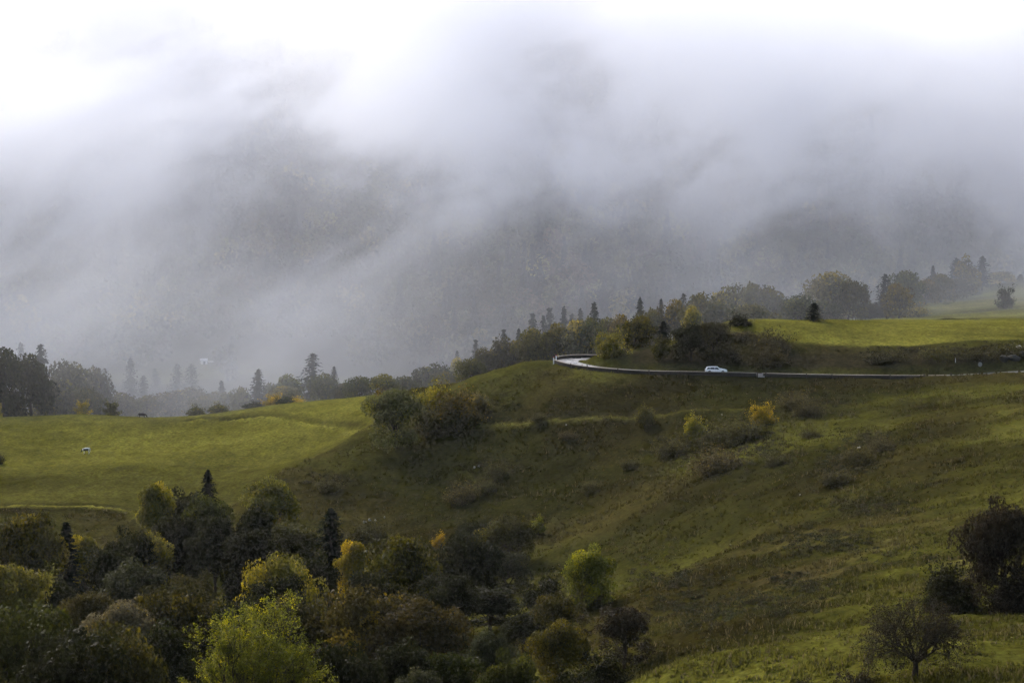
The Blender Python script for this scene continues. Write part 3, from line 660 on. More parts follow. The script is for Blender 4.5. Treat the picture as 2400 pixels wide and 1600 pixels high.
BEHIND = [
    ('t',14,925,110,704,'brown',.1,'brown undergrowth at the picture edge under the tall dark tree'),
    ('b0',8,811,110,701,'dark',.1,'dark tall tree at the picture edge behind the pasture'),
    ('b3',70,826,115,706,'dark',.1,'dark brown tree under the big spruce behind the pasture'),
    ('C',97,806,62,735,'spruce',0,'dark spruce with spread tips above the brown trees'),
    ('c',48,803,38,860,'spruce',0,'faint misty spruce behind the spread-tipped one'),
    ('b2',160,843,150,735,'brown',.2,'broad brown-grey tree behind the two small round trees'),
    ('b0',222,858,90,752,'brown',.15,'grey-brown tree fading into mist behind the pasture'),
    ('c',248,862,40,880,'spruce',0,'very faint spruce beside the grey-brown tree'),
    ('C',305,838,55,860,'spruce',0,'tall misty spruce alone above the mist'),
    ('c',335,880,36,850,'spruce',0,'small misty spruce touching the tall misty one'),
    ('c',365,864,36,930,'spruce',0,'barely visible spruce deep in the mist'),
    ('C',413,852,58,868,'spruce',0,'first of the misty spruce pair above the reddish scrub'),
    ('C',450,852,56,862,'spruce',0,'second of the misty spruce pair, nearer the pale shed'),
    ('b2',440,906,130,790,'rust',.15,'low reddish tree in mist below the spruce pair'),
    ('b0',510,915,90,775,'brown',.2,'low brown tree in mist beside the small spruce'),
    ('c',522,892,40,782,'spruce',0,'small dim spruce behind the crest bushes'),
    ('C',603,864,62,735,'spruce',0,'dark spruce behind the golden bush'),
    ('b0',566,905,60,740,'olive',.2,'olive tree at the foot of the dark spruce'),
    ('C',727,828,80,738,'spruce',0,'tallest dark spruce rising over the pasture crest'),
    ('b3',680,878,90,725,'green',.25,'green tree beside the tallest dark spruce'),
    ('b0',762,873,85,722,'green',.25,'bluish green tree on the far side of the tallest spruce'),
    ('c',780,858,34,748,'spruce',0,'spruce tip peeping over the bluish green tree'),
    ('b0',660,902,75,712,'pale',.2,'pale tree just behind the golden bush'),
    ('b0',808,895,60,712,'brown',.15,'dull brown tree on the crest beside the bluish green one'),
    ('b0',845,880,70,705,'green',.2,'dark green tree before the hill spur'),
    ('b3',895,874,80,700,'olive',.3,'olive tree just above the round olive tree'),
    ('b0',950,880,80,708,'grey',.15,'greyish tree over the yellow-green bush'),
    ('b2',1015,850,115,722,'grey',.15,'wide grey-green tree in light mist before the spur'),
    ('b3',1072,838,50,728,'pale',.3,'pale yellowish tree in light mist before the spur'),
    ('b0',985,868,60,735,'brown',.2,'brownish tree in light mist between the grey ones'),
    ('b0',285,918,95,762,'brown',.15,'dim brown tree in mist behind the two small round trees'),
    ('b3',335,925,100,772,'brown',.2,'dim low tree in mist at the foot of the tall misty spruce'),
    ('b0',388,918,90,785,'rust',.2,'dim reddish tree in mist before the spruce pair'),
    ('b0',480,925,80,765,'olive',.2,'dim olive tree just behind the low crest bushes'),
    ('b3',545,918,70,752,'grey',.2,'dim grey tree between two spruces behind the crest bushes'),
    ('b0',635,895,60,745,'green',.15,'dark green tree in the gap beside the tallest spruce'),
    ('b2',110,880,120,725,'brown',.15,'brown low tree below the dark spruce with spread tips'),
    ('b0',200,905,100,722,'brown',.1,'brown-grey thicket-like tree just behind the orange-tinged upright tree'),
    ('b0',920,890,70,722,'olive',.15,'dull tree between the olive one and the greyish one'),
    ('b0',1045,868,60,715,'brown',.2,'brown tree in light mist close to the spur'),
    ('c',1068,822,20,780,'spruce',0,'tiny spruce in mist above the pale yellowish tree'),
]
CREST = [
    ('u',195,937,36,695,'gold',.3,'small orange-tinged upright tree on the pasture crest'),
    ('u',263,937,38,694,'olive',.3,'small round-headed olive tree on the pasture crest by the dark cow'),
    ('s',462,949,58,692,'olive',.12,'first low olive bush on the pasture crest'),
    ('s',515,943,64,692,'olive',.25,'second low olive bush on the pasture crest'),
    ('s',592,940,66,694,'dark',.12,'dark low bush touching the golden bush'),
    ('s',642,921,52,692,'gold',.4,'golden bush on the pasture crest'),
    ('s',668,924,44,690,'green',.1,'dark green bush in the middle of the golden ones'),
    ('s',692,930,50,692,'gold',.9,'orange-gold bush on the pasture crest'),
    ('u',0,945,14,693,'gold',.3,'tiny golden bush at the picture edge on the crest'),
]
def ridge_line():
    out = []
    A = [  # the wood behind the road, from the spur to the ridge
    ('b0',1105,838,75,690,'olive',.1,'dull olive tree at the end of the wood on the spur'),
    ('b3',1140,815,80,700,'brown',.12,'brown tree second from the end of the wood on the spur'),
    ('c',1116,797,32,745,'spruce',0,'dim spruce over the end of the wood on the spur'),
    ('b2',1190,788,105,703,'brown',.2,'wide brown tree with the spur crest before it'),
    ('c',1182,772,28,745,'spruce',0,'dim small spruce over the wide brown tree'),
    ('c',1213,770,26,735,'spruce',0,'dark small spruce next to the dim small one'),
    ('b0',1250,766,90,698,'olive',.15,'olive-brown tree above the guide posts'),
    ('b3',1300,757,95,698,'brown',.3,'brownish tree above the bend wall'),
    ('b3',1345,750,95,698,'pale',.35,'fawn-coloured tree above the bend wall'),
    ('b0',1385,742,90,700,'grey',.15,'grey-green tree beyond the bend wall'),
    ('c',1255,735,50,775,'spruce',0,'first slim spruce of the row over the bend'),
    ('C',1277,740,44,770,'spruce',0,'second slim spruce of the row over the bend'),
    ('c',1299,722,46,785,'spruce',0,'third slim spruce of the row over the bend'),
    ('c',1322,718,48,765,'spruce',0,'fourth and tallest slim spruce of the row over the bend'),
    ('C',1343,735,50,790,'spruce',0,'fifth slim spruce of the row over the bend'),
    ('c',1364,722,34,772,'spruce',0,'thin half-bare spruce of the row over the bend'),
    ('C',1393,706,46,735,'spruce',0,'taller dark spruce ending the row over the bend'),
    ('b0',1420,742,80,712,'olive',.15,'olive tree below the taller spruce'),
    ('b3',1460,735,80,708,'rust',.2,'rusty tree behind the round bush at the bend'),
    ('C',1503,697,48,722,'spruce',0,'dark spruce with a flat top above the star-topped one'),
    ('c',1548,700,34,730,'spruce',0,'dim spruce behind the star-topped one'),
    ('b0',1530,722,85,712,'brown',.2,'brown tree between two spruces over the bank'),
    ('b3',1585,700,85,716,'rust',.25,'reddish tree over the dark bank trees'),
    ('b0',1640,685,100,726,'brown',.3,'brownish tree with yellow patches on the ridge'),
    ('c',1605,688,26,745,'spruce',0,'dim spruce tip among the reddish trees'),
    ('b2',1705,668,120,735,'pale',.2,'tall fawn tree with a round head on the ridge'),
    ('b0',1765,662,110,745,'brown',.2,'misty brown tree on the ridge'),
    ('b0',1680,705,100,718,'grey',.15,'low grey-green tree behind the dark bush on the knoll'),
    ('b0',1760,712,110,712,'brown',.12,'low brown tree behind the knoll'),
    ('b3',1815,672,90,745,'brown',.25,'misty reddish brown tree above the lone spruce'),
    ('b2',1870,690,120,722,'grey',.15,'low grey tree behind the lone spruce of the knoll'),
    ('b0',1948,636,130,752,'pale',.25,'tallest round fawn-green tree of the ridge wood'),
    ('b0',1990,655,90,748,'brown',.15,'brown tree beside the tallest round one'),
    ('b0',1930,702,100,735,'grey',.15,'low grey-green tree over the white posts'),
    ('c',2030,668,36,762,'spruce',0,'dim slim spruce beside the tall dark ridge spruce'),
    ('C',2068,642,56,765,'spruce',0,'tall dark ridge spruce over the upper road'),
    ('b3',2108,664,82,748,'rust',.55,'orange autumn tree beside the upper road'),
    ('s',2150,712,66,740,'pale',.4,'low yellowish bush at the foot of the orange tree'),
    ('b0',2125,632,85,790,'green',.3,'pale green misty tree behind the orange tree'),
    ('b0',2040,710,80,757,'dark',.15,'low dark tree beside the upper road'),
    ('b3',2170,652,75,815,'rust',.2,'misty reddish tree on the far meadow rim'),
    ('b0',2205,640,80,832,'brown',.25,'misty brown tree on the far meadow rim'),
    ('c',2188,622,28,850,'spruce',0,'small spruce tip over the meadow rim'),
    ('C',2240,604,50,862,'spruce',0,'tall misty spruce beside the orange-brown tall tree'),
    ('b1',2268,595,64,855,'rust',.45,'tall orange-brown tree on the far meadow rim'),
    ('C',2303,600,52,870,'spruce',0,'tall misty spruce on the far meadow rim'),
    ('c',2290,664,22,860,'spruce',0,'small dark spruce at the rim of the far meadow'),
    ('b2',2345,636,95,892,'pale',.3,'pale misty tree at the top of the far meadow'),
    ('b0',2240,652,90,845,'brown',.15,'low dark misty tree under the tall spruce'),
    ('u',2356,668,44,868,'dark',.12,'leaning dark tree alone on the far meadow',722),
    ('c',2393,642,28,888,'spruce',0,'lone dark spruce on the skyline of the far meadow'),
    ('u',2220,715,22,810,'grey',.1,'faint little bush in the middle of the far meadow'),
    ]
    return A
for row in WOOD: plant(*row, group=G1)
for row in SLOPE: plant(*row, group=G2)
for row in BANK: plant(*row, group=G3)
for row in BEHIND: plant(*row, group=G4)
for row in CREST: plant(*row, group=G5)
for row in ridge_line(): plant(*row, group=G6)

# two trees one can look into: grown bough by bough
def grow(rng, p, d, L, r, lev, bows, ends, spread, up, kids=3):
    P = [np.array(p)]; dd = np.array(d, float)
    for k in range(4):
        dd = dd + rng.normal(size=3) * 0.16 + np.array([0, 0, up]); dd /= np.linalg.norm(dd); P.append(P[-1] + dd * L / 4)
    bows.append((P, [r, r * 0.88, r * 0.76, r * 0.66, r * 0.56], 6 if lev > 1 else 4))
    if lev == 0: ends.append((P[-1], dd)); ends.append((P[2], dd)); return
    for k in range(kids + (lev > 2)):
        q = rng.normal(size=3); q -= dd * (q @ dd); q /= np.linalg.norm(q)
        nd = dd * math.cos(spread) + q * math.sin(spread) * rng.uniform(0.7, 1.25); nd /= np.linalg.norm(nd)
        i = 4 if k == 0 else (2 + k % 3)
        grow(rng, P[min(i, 4)], nd, L * rng.uniform(0.62, 0.8), r * 0.6, lev - 1, bows, ends, spread, up, kids)
def bough_tree(name, label, px, base, D, seed, height, trunk_l, r0, levels, spread, up, hue, turned, leaf, per, lr, squash, kids, elev, limb, z_g=None, width=None):
    rng = np.random.default_rng(seed); bows, ends = [], []
    T_ = [np.array([0.06 * math.sin(q), 0.05 * q, trunk_l * q / 3]) for q in range(4)]; bows.append((T_, [r0 * 1.25, r0, r0 * .9, r0 * .8], 8)); nl = 8
    for q in range(nl):
        a = q * 2.39996 + rng.normal() * .25; el_ = R(rng.uniform(*elev)) if q else R(82)
        grow(rng, T_[2] + (T_[3] - T_[2]) * rng.random(), (math.cos(a) * math.cos(el_), math.sin(a) * math.cos(el_), math.sin(el_)), trunk_l * rng.uniform(.8, 1.25) * limb, r0 * rng.uniform(.38, .55), levels - 1, bows, ends, spread, up, kids)
    E = np.array([e[0] for e in ends]); q_ = lambda c_, f_: float(np.percentile(E[:, c_], f_)); zt_ = q_(2, 98); sc = height / (zt_ + lr); sw = sc if width is None else width / (q_(0, 96) - q_(0, 4) + 2 * lr)
    sv = np.array([sw, sw, sc]); off = np.array([(q_(0, 95) + q_(0, 5)) / 2, (q_(1, 95) + q_(1, 5)) / 2, 0])
    b = MB()
    for P, rad, n in bows: b.tube([(p - off * min(1, p[2] / (E[:, 2].max() * 0.5))) * sv for p in P], rad, n, cap=False)
    C = (E - off[None] * np.clip(E[:, 2:3] / (E[:, 2].max() * 0.5), 0, 1)) * sv; n = len(C) * per; k = np.repeat(np.arange(len(C)), per)
    Dr = np.array([e[1] for e in ends])[k]
    P = C[k] + unit(rng, n) * (lr * rng.random(n) ** 0.6)[:, None] * np.array([1, 1, squash]) + Dr * (rng.uniform(-0.5, 1.2, n) * lr)[:, None]
    V, Fc = leaf_quads(rng, P, unit(rng, n), leaf, 0.5)
    ct = rng.random(len(C)); me = np_mesh(name + '_leaves', V, Fc, [M_LEAF], {'tint': ('FACE', 'FLOAT', 0.4 * ct[k] + 0.6 * rng.random(n)), 'clump': ('FACE', 'FLOAT', rng.random(len(C))[k])})
    x, y, z = at(px, base, D); zg = float(H(x, y)[0]) if z_g is None else z_g
    t = empty(name, (x, y, zg - 0.15)); tag(t, label, 'tree')
    c = obj('crown', me, t); c.color = (*HUES[hue], turned)
    b.build('trunk', M_BARK, t, smooth=True)
    return t
bough_tree('ash_tree', 'bright yellow-green feathery tree standing in front of the dark wood', 612, 1600, 240, 5, at(612, 1412, 240)[2] - float(H(*at(612, 1600, 240)[:2])[0]), 3.0, 0.24, 5, 0.50, 0.11, 'lime', 0.12, 0.17, 15, 0.34, 1.0, 3, (38, 75), 0.8, width=9.4)
bough_tree('oak_tree', 'half-bare dark oak with twisted boughs on the near grass', 2142, 1606, 231, 12, 6.9, 1.0, 0.26, 5, 0.72, 0.0, 'bark', 0.1, 0.13, 4, 0.34, 0.8, 3, (12, 62), 1.5, width=8.8)

# the wood that covers the far side of the valley: one mass
def far_wood():
    rng = np.random.default_rng(77)
    gx, gy = np.meshgrid(np.arange(-330, 331, 7.0), np.arange(1010, 1345, 7.4)); x = gx.ravel() + rng.uniform(-3, 3, gx.size); y = gy.ravel() + rng.uniform(-3, 3, gx.size)
    edge_ = 1062 + 26 * (fbm(x, y, 70, 3, 31) - 0.5) * 2 - 0.08 * x
    keep = (y > edge_) | ((fbm(x, y, 34, 2, 33) > 0.62) & (rng.random(len(x)) < 0.5))
    # fields in the valley floor stay open
    keep &= ~((y < 1095) & (x > -120) & (x < -60) & (y > 1035))
    keep &= ~((y < 1100) & (np.hypot(x + 119, y - 1085) < 12))
    keep &= (rng.random(len(x)) < 0.93)
    x, y = x[keep], y[keep]; z = H(x, y, False)
    base = []
    for s, con in ((1, 0), (2, 0), (3, 0), (4, 1)):
        r2 = np.random.default_rng(400 + s)
        if con:
            t = r2.random(150); a = r2.random(150) * 6.28; rr = 2.3 * (1 - t) ** 0.85 * (0.6 + 0.5 * r2.random(150))
            P = np.stack([np.cos(a) * rr, np.sin(a) * rr, 0.6 + 12 * t], 1); nr = np.stack([np.cos(a), np.sin(a), 0.4 + 0 * a], 1); sz = 1.1
        else:
            C = unit(r2, 16) * np.array([2.9, 2.9, 2.7]) + np.array([0, 0, 5.6]); k = r2.choice(16, 190); d = unit(r2, 190); d[:, 2] += 0.35
            P = C[k] + d * 1.7; nr = d; sz = 1.0
        nr = nr + unit(r2, len(P)) * 0.6; nr /= np.linalg.norm(nr, axis=1)[:, None]
        V, _ = leaf_quads(r2, P, nr, sz); base.append((V, r2.random(len(P))))
    hues = np.array([(0.040, 0.044, 0.010), (0.060, 0.055, 0.012), (0.095, 0.088, 0.014), (0.060, 0.036, 0.016), (0.030, 0.034, 0.014), (0.14, 0.11, 0.018)])
    Vs, Cs, Ts = [], [], []
    con_p = sstep(0.5, 0.62, fbm(x, y, 80, 2, 41))
    tone = sstep(.35, .65, fbm(x, y, 45, 3, 47))
    for i in range(len(x)):
        c = 3 if rng.random() < 0.04 + 0.22 * con_p[i] else int(rng.integers(3)); V, t = base[c]; a = rng.random() * 6.28; s = rng.uniform(0.8, 1.6)
        ca, sa = math.cos(a) * s, math.sin(a) * s
        Vs.append(np.stack([V[:, 0] * ca - V[:, 1] * sa + x[i], V[:, 0] * sa + V[:, 1] * ca + y[i], V[:, 2] * s * rng.uniform(0.9, 1.15) + z[i]], 1))
        h = np.array([0.016, 0.02, 0.013]) if c == 3 else hues[rng.choice(6, p=[.3, .22, .15, .12, .12, .09])] * rng.uniform(0.6, 1.5) * (0.55 + 0.9 * tone[i])
        Cs.append(np.tile(np.append(h, 1), (len(t), 1)) * (0.6 + 0.8 * t[:, None])); 
    V = np.concatenate(Vs); n = len(V) // 4
    m, nn, out = new_mat('far_leaves'); p = N(nn, 'ShaderNodeBsdfPrincipled'); p.inputs['Roughness'].default_value = 0.7; p.inputs['Specular IOR Level'].default_value = 0.2
    a = N(nn, 'ShaderNodeAttribute', attribute_name='hue'); nn.links.new(a.outputs['Color'], p.inputs['Base Color']); nn.links.new(p.outputs[0], out.inputs[0])
    me = np_mesh('far_wood', V, np.arange(n * 4).reshape(n, 4), [m], {'hue': ('FACE', 'FLOAT_COLOR', np.concatenate(Cs))})
    tag(obj('far_woods', me), kind='stuff')
far_wood()

# ------------------------------------------------------------------ the road, its parapets and posts
def ribbon(name, L, Rr, mat, parent=None):
    n = len(L); V = np.concatenate([L, Rr]); i = np.arange(n - 1)
    me = np_mesh(name, V, np.stack([i, i + 1, i + 1 + n, i + n], 1)[:, ::-1], [mat], smooth=True); return obj(name, me, parent)
def road_material():
    m, n, out = new_mat('wet_asphalt'); p = N(n, 'ShaderNodeBsdfPrincipled'); g = N(n, 'ShaderNodeNewGeometry')
    z = N(n, 'ShaderNodeTexNoise'); z.inputs['Scale'].default_value = 0.35; z.inputs['Detail'].default_value = 5; n.links.new(g.outputs['Position'], z.inputs['Vector'])
    r = N(n, 'ShaderNodeMapRange'); r.inputs['From Min'].default_value = 0.35; r.inputs['From Max'].default_value = 0.65; r.inputs['To Min'].default_value = 0.22; r.inputs['To Max'].default_value = 0.42
    n.links.new(z.outputs[0], r.inputs[0]); n.links.new(r.outputs[0], p.inputs['Roughness'])
    c = N(n, 'ShaderNodeValToRGB'); c.color_ramp.elements[0].color = (0.045, 0.045, 0.05, 1); c.color_ramp.elements[1].color = (0.075, 0.073, 0.072, 1)
    z2 = N(n, 'ShaderNodeTexNoise'); z2.inputs['Scale'].default_value = 1.5; z2.inputs['Detail'].default_value = 6; n.links.new(g.outputs['Position'], z2.inputs['Vector'])
    n.links.new(z2.outputs[0], c.inputs[0]); n.links.new(c.outputs[0], p.inputs['Base Color']); p.inputs['Specular IOR Level'].default_value = 0.6
    n.links.new(p.outputs[0], out.inputs[0]); return m
M_ROAD = road_material()
Lf = edge.copy(); Rt = edge.copy(); Lf[:, :2] += en * 0.12; Rt[:, :2] += en * (ROADW + 0.15)
Lf[:, 2] += 0.03; Rt[:, 2] += 0.03
tag(ribbon('road', Lf, Rt, M_ROAD), kind='structure')
M_GRIT = flat_mat('pale_gravel', (0.20, 0.175, 0.14), 0.9, noise=0.3, nscale=1.2)
_k = np.where(edge[:, 0] > 92.5)[0]; _k = _k[_k < 200]
La = edge[_k].copy(); Ra = edge[_k].copy(); La[:, :2] -= en[_k] * 0.55; Ra[:, :2] += en[_k] * 0.75; La[:, 2] -= 0.03; Ra[:, 2] += 0.036
tag(ribbon('verge_path', La, Ra, M_GRIT), kind='structure')
M_STONE = flat_mat('dark_rubble_stone', (0.036, 0.031, 0.024), 0.95, spec=.05, noise=0.5, nscale=1.6)
M_COPE = flat_mat('pale_coping', (0.21, 0.17, 0.13), 0.75, noise=0.25, nscale=0.8)
M_CONC = flat_mat('pale_concrete', (0.36, 0.34, 0.31), 0.8, noise=0.2, nscale=1.5)
def sweep(P, nr, w0, w1, z0, z1):
    """solid wall along points P, from w0 to w1 across, z0 to z1 up"""
    n = len(P); A = []
    for (ww, zz) in ((w0, z0), (w1, z0), (w1, z1), (w0, z1)):
        q = P.copy(); q[:, :2] += nr * ww; q[:, 2] += zz; A.append(q)
    V = np.concatenate(A); f = []
    for a in range(4):
        b_ = (a + 1) % 4
        for i in range(n - 1): f.append((a * n + i, a * n + i + 1, b_ * n + i + 1, b_ * n + i))
    f += [(0, n, 2 * n, 3 * n), (n - 1, 4 * n - 1, 3 * n - 1, 2 * n - 1)]
    return V, f
def wall_piece(i0, i1, label, hgt=0.55):
    P, nr = edge[i0:i1 + 1], en[i0:i1 + 1]; mid = P[len(P) // 2]
    w_ = empty('parapet_wall', mid); tag(w_, label, 'wall', 'parapet walls along the road'); off = mid[None]
    b = MB(); V, f = sweep(P - off, nr, -0.40, 0.0, -1.3, hgt); b.add(V, f); b.build('wall_body', M_STONE, w_)
    step = 5
    for s in range(0, len(P) - 1, step):
        e_ = min(s + step, len(P) - 1); q = P[s:e_ + 1] - off; q = q.copy()
        if e_ - s < 2: continue
        d = q[-1] - q[0]; L_ = np.linalg.norm(d); q[-1] -= d / L_ * 0.03
        V, f = sweep(q, nr[s:e_ + 1], -0.43, 0.03, hgt + 0.002, hgt + 0.075 + RNG.uniform(-0.012, 0.012)); b = MB(); b.add(V, f); b.build('coping_stone', M_COPE, w_)
def idx(px_, lo=0, hi=None):
    """where along the road's valley side the photograph's column px_ lies"""
    hi = hi or len(edge); e_ = edge[lo:hi]; return lo + int(np.argmin(np.abs(e_[:, 0] * F / e_[:, 1] * (1 / CP) * CP + 1200 - px_)))
_tip = int(np.argmin(edge[:, 0][: 320] if len(edge) > 320 else edge[:, 0]))
i_end, i_g0, i_g1 = idx(2228, 0, _tip), idx(1793, 0, _tip), idx(1776, 0, _tip)
wall_piece(i_end, i_g0, 'long low parapet wall of dark stone with a pale coping beyond the gap')
wall_piece(i_g1, _tip - 1, 'parapet wall with pale coping that runs under the white car to the bend')
_far0, _far1 = _tip + 9, int(np.argmin(np.abs(edge[:, 0] - 27) + 1000 * (np.arange(len(edge)) < _tip)))
wall_piece(_far0, _far1, 'curved parapet wall on the far side of the hairpin bend', 0.62)
# the pale block in the gap
_p = edge[(i_g0 + i_g1) // 2]
t = empty('drain_block', _p); tag(t, 'pale concrete block filling the gap in the parapet wall', 'block')
b = MB(); b.box((0, -0.3, -0.32), (1.5, 0.5, 0.62)); b.build('slab', M_CONC, t)
for s_ in (-1, 1):
    b = MB(); b.box((s_ * 0.86, -0.25, 0.06), (0.16, 0.34, 0.74)); b.build('end_post', M_COPE, t)
M_WHITE = flat_mat('white_paint', (0.78, 0.78, 0.76), 0.5, noise=0.06); M_RED = flat_mat('red_paint', (0.42, 0.05, 0.03), 0.5, noise=0.1)
M_WOOD = flat_mat('weathered_wood', (0.045, 0.038, 0.03), 0.9, spec=.05, noise=0.3)
def guide_post(x, y, z, label, h=1.4, r=0.11):
    z = min(z, float(H(x, y)[0]) + .35); t = empty('guide_post', (x, y, z)); tag(t, label, 'post', 'red-topped white guide posts at the bend')
    b = MB(); b.tube([(0, 0, -0.6), (0, 0, h * 0.8)], r, 10); b.build('shaft', M_WHITE, t)
    b = MB(); b.tube([(0, 0, h * 0.8), (0, 0, h * 0.97), (0, 0, h)], [r * 1.03, r * 1.03, r * 0.4], 10); b.build('red_cap', M_RED, t)
guide_post(*at(1297.5, 845, 620.5), 'red-topped white guide post standing lower, on the grass side')
guide_post(*at(1303.5, 841, 622.5), 'red-topped white guide post standing higher, by the wall end')
def post(px, py, D, h, r, label, name='fence_post', mat=None, group='dark fence posts along the road edge', z=None):
    x, y, zz = at(px, py, D); zz = float(H(x, y)[0]) if z is None else z
    b = MB(); b.tube([(0, 0, -0.4), (0.02, 0, h * 0.5), (0, 0, h)], [r, r * 0.95, r * 0.85], 7); o = b.build(name, mat or M_WOOD, None, (x, y, zz)); tag(o, label, 'post', group); return o
for px, D, h, lab in ((1338, 612.2, 1.25, 'first dark post on the outside of the bend'), (1376, 608.8, 1.35, 'second dark post on the outside of the bend'), (1448, 606, 1.2, 'dark post where the bend straightens'),
                      (1521, 604.8, 1.2, 'dark post a little way before the white car'), (1775, 603.2, 1.25, 'dark post at the wall gap, car side'), (1795, 603.2, 1.25, 'dark post at the wall gap, far from the car'), (1890, 602.8, 1.2, 'first dark post along the long wall'), (1950, 602.6, 1.15, 'second dark post along the long wall'),
                      (2086, 602.0, 1.3, 'dark post well past the wall gap'), (2166, 601.6, 1.3, 'last dark post in front of the long wall'), (2229, 601.2, 1.45, 'thick dark post ending the long wall'), (2295, 600.4, 1.55, 'first dark post on the pale verge after the wall'),
                      (2344, 599.8, 1.55, 'second dark post on the pale verge after the wall'), (2388, 599.5, 1.3, 'third dark post on the pale verge after the wall')):
    post(px, 880, D, h, 0.13 if 'thick' not in lab else 0.2, lab)
b_ = at(1362, 855, 613.6); _j = idx(1362, 0, _tip)
t = empty('road_cone', (edge[_j][0] + en[_j][0] * 0.6, edge[_j][1] + en[_j][1] * 0.6, edge[_j][2] + 0.04)); tag(t, 'dull reddish cone standing on the wet road in the bend', 'cone')
b = MB(); b.tube([(0, 0, 0.05), (0, 0, 0.78)], [0.2, 0.05], 10); b.build('cone_body', flat_mat('dull_red', (0.16, 0.06, 0.05), 0.6), t)
b = MB(); b.box((0, 0, 0.025), (0.5, 0.5, 0.05)); b.build('foot', M_STONE, t)
for px, lab in ((1992.5, 'first white post on the crest by the upper road'), (1996.5, 'second white post on the crest by the upper road'), (2001.5, 'third, taller white post on the crest by the upper road')):
    D = 735; x, y, z = at(px, 752, D); zt = at(px, 745.5 if px > 2000 else 747.5, D)[2]; zg = float(H(x, y)[0])
    post(px, 752, D, zt - zg, 0.11, lab, 'marker_post', M_WHITE, 'white posts by the upper road')
post(2239, 862, 612, 1.0, 0.07, 'little white-topped post on the grass behind the road', 'marker_post', M_WHITE, 'small road markers')

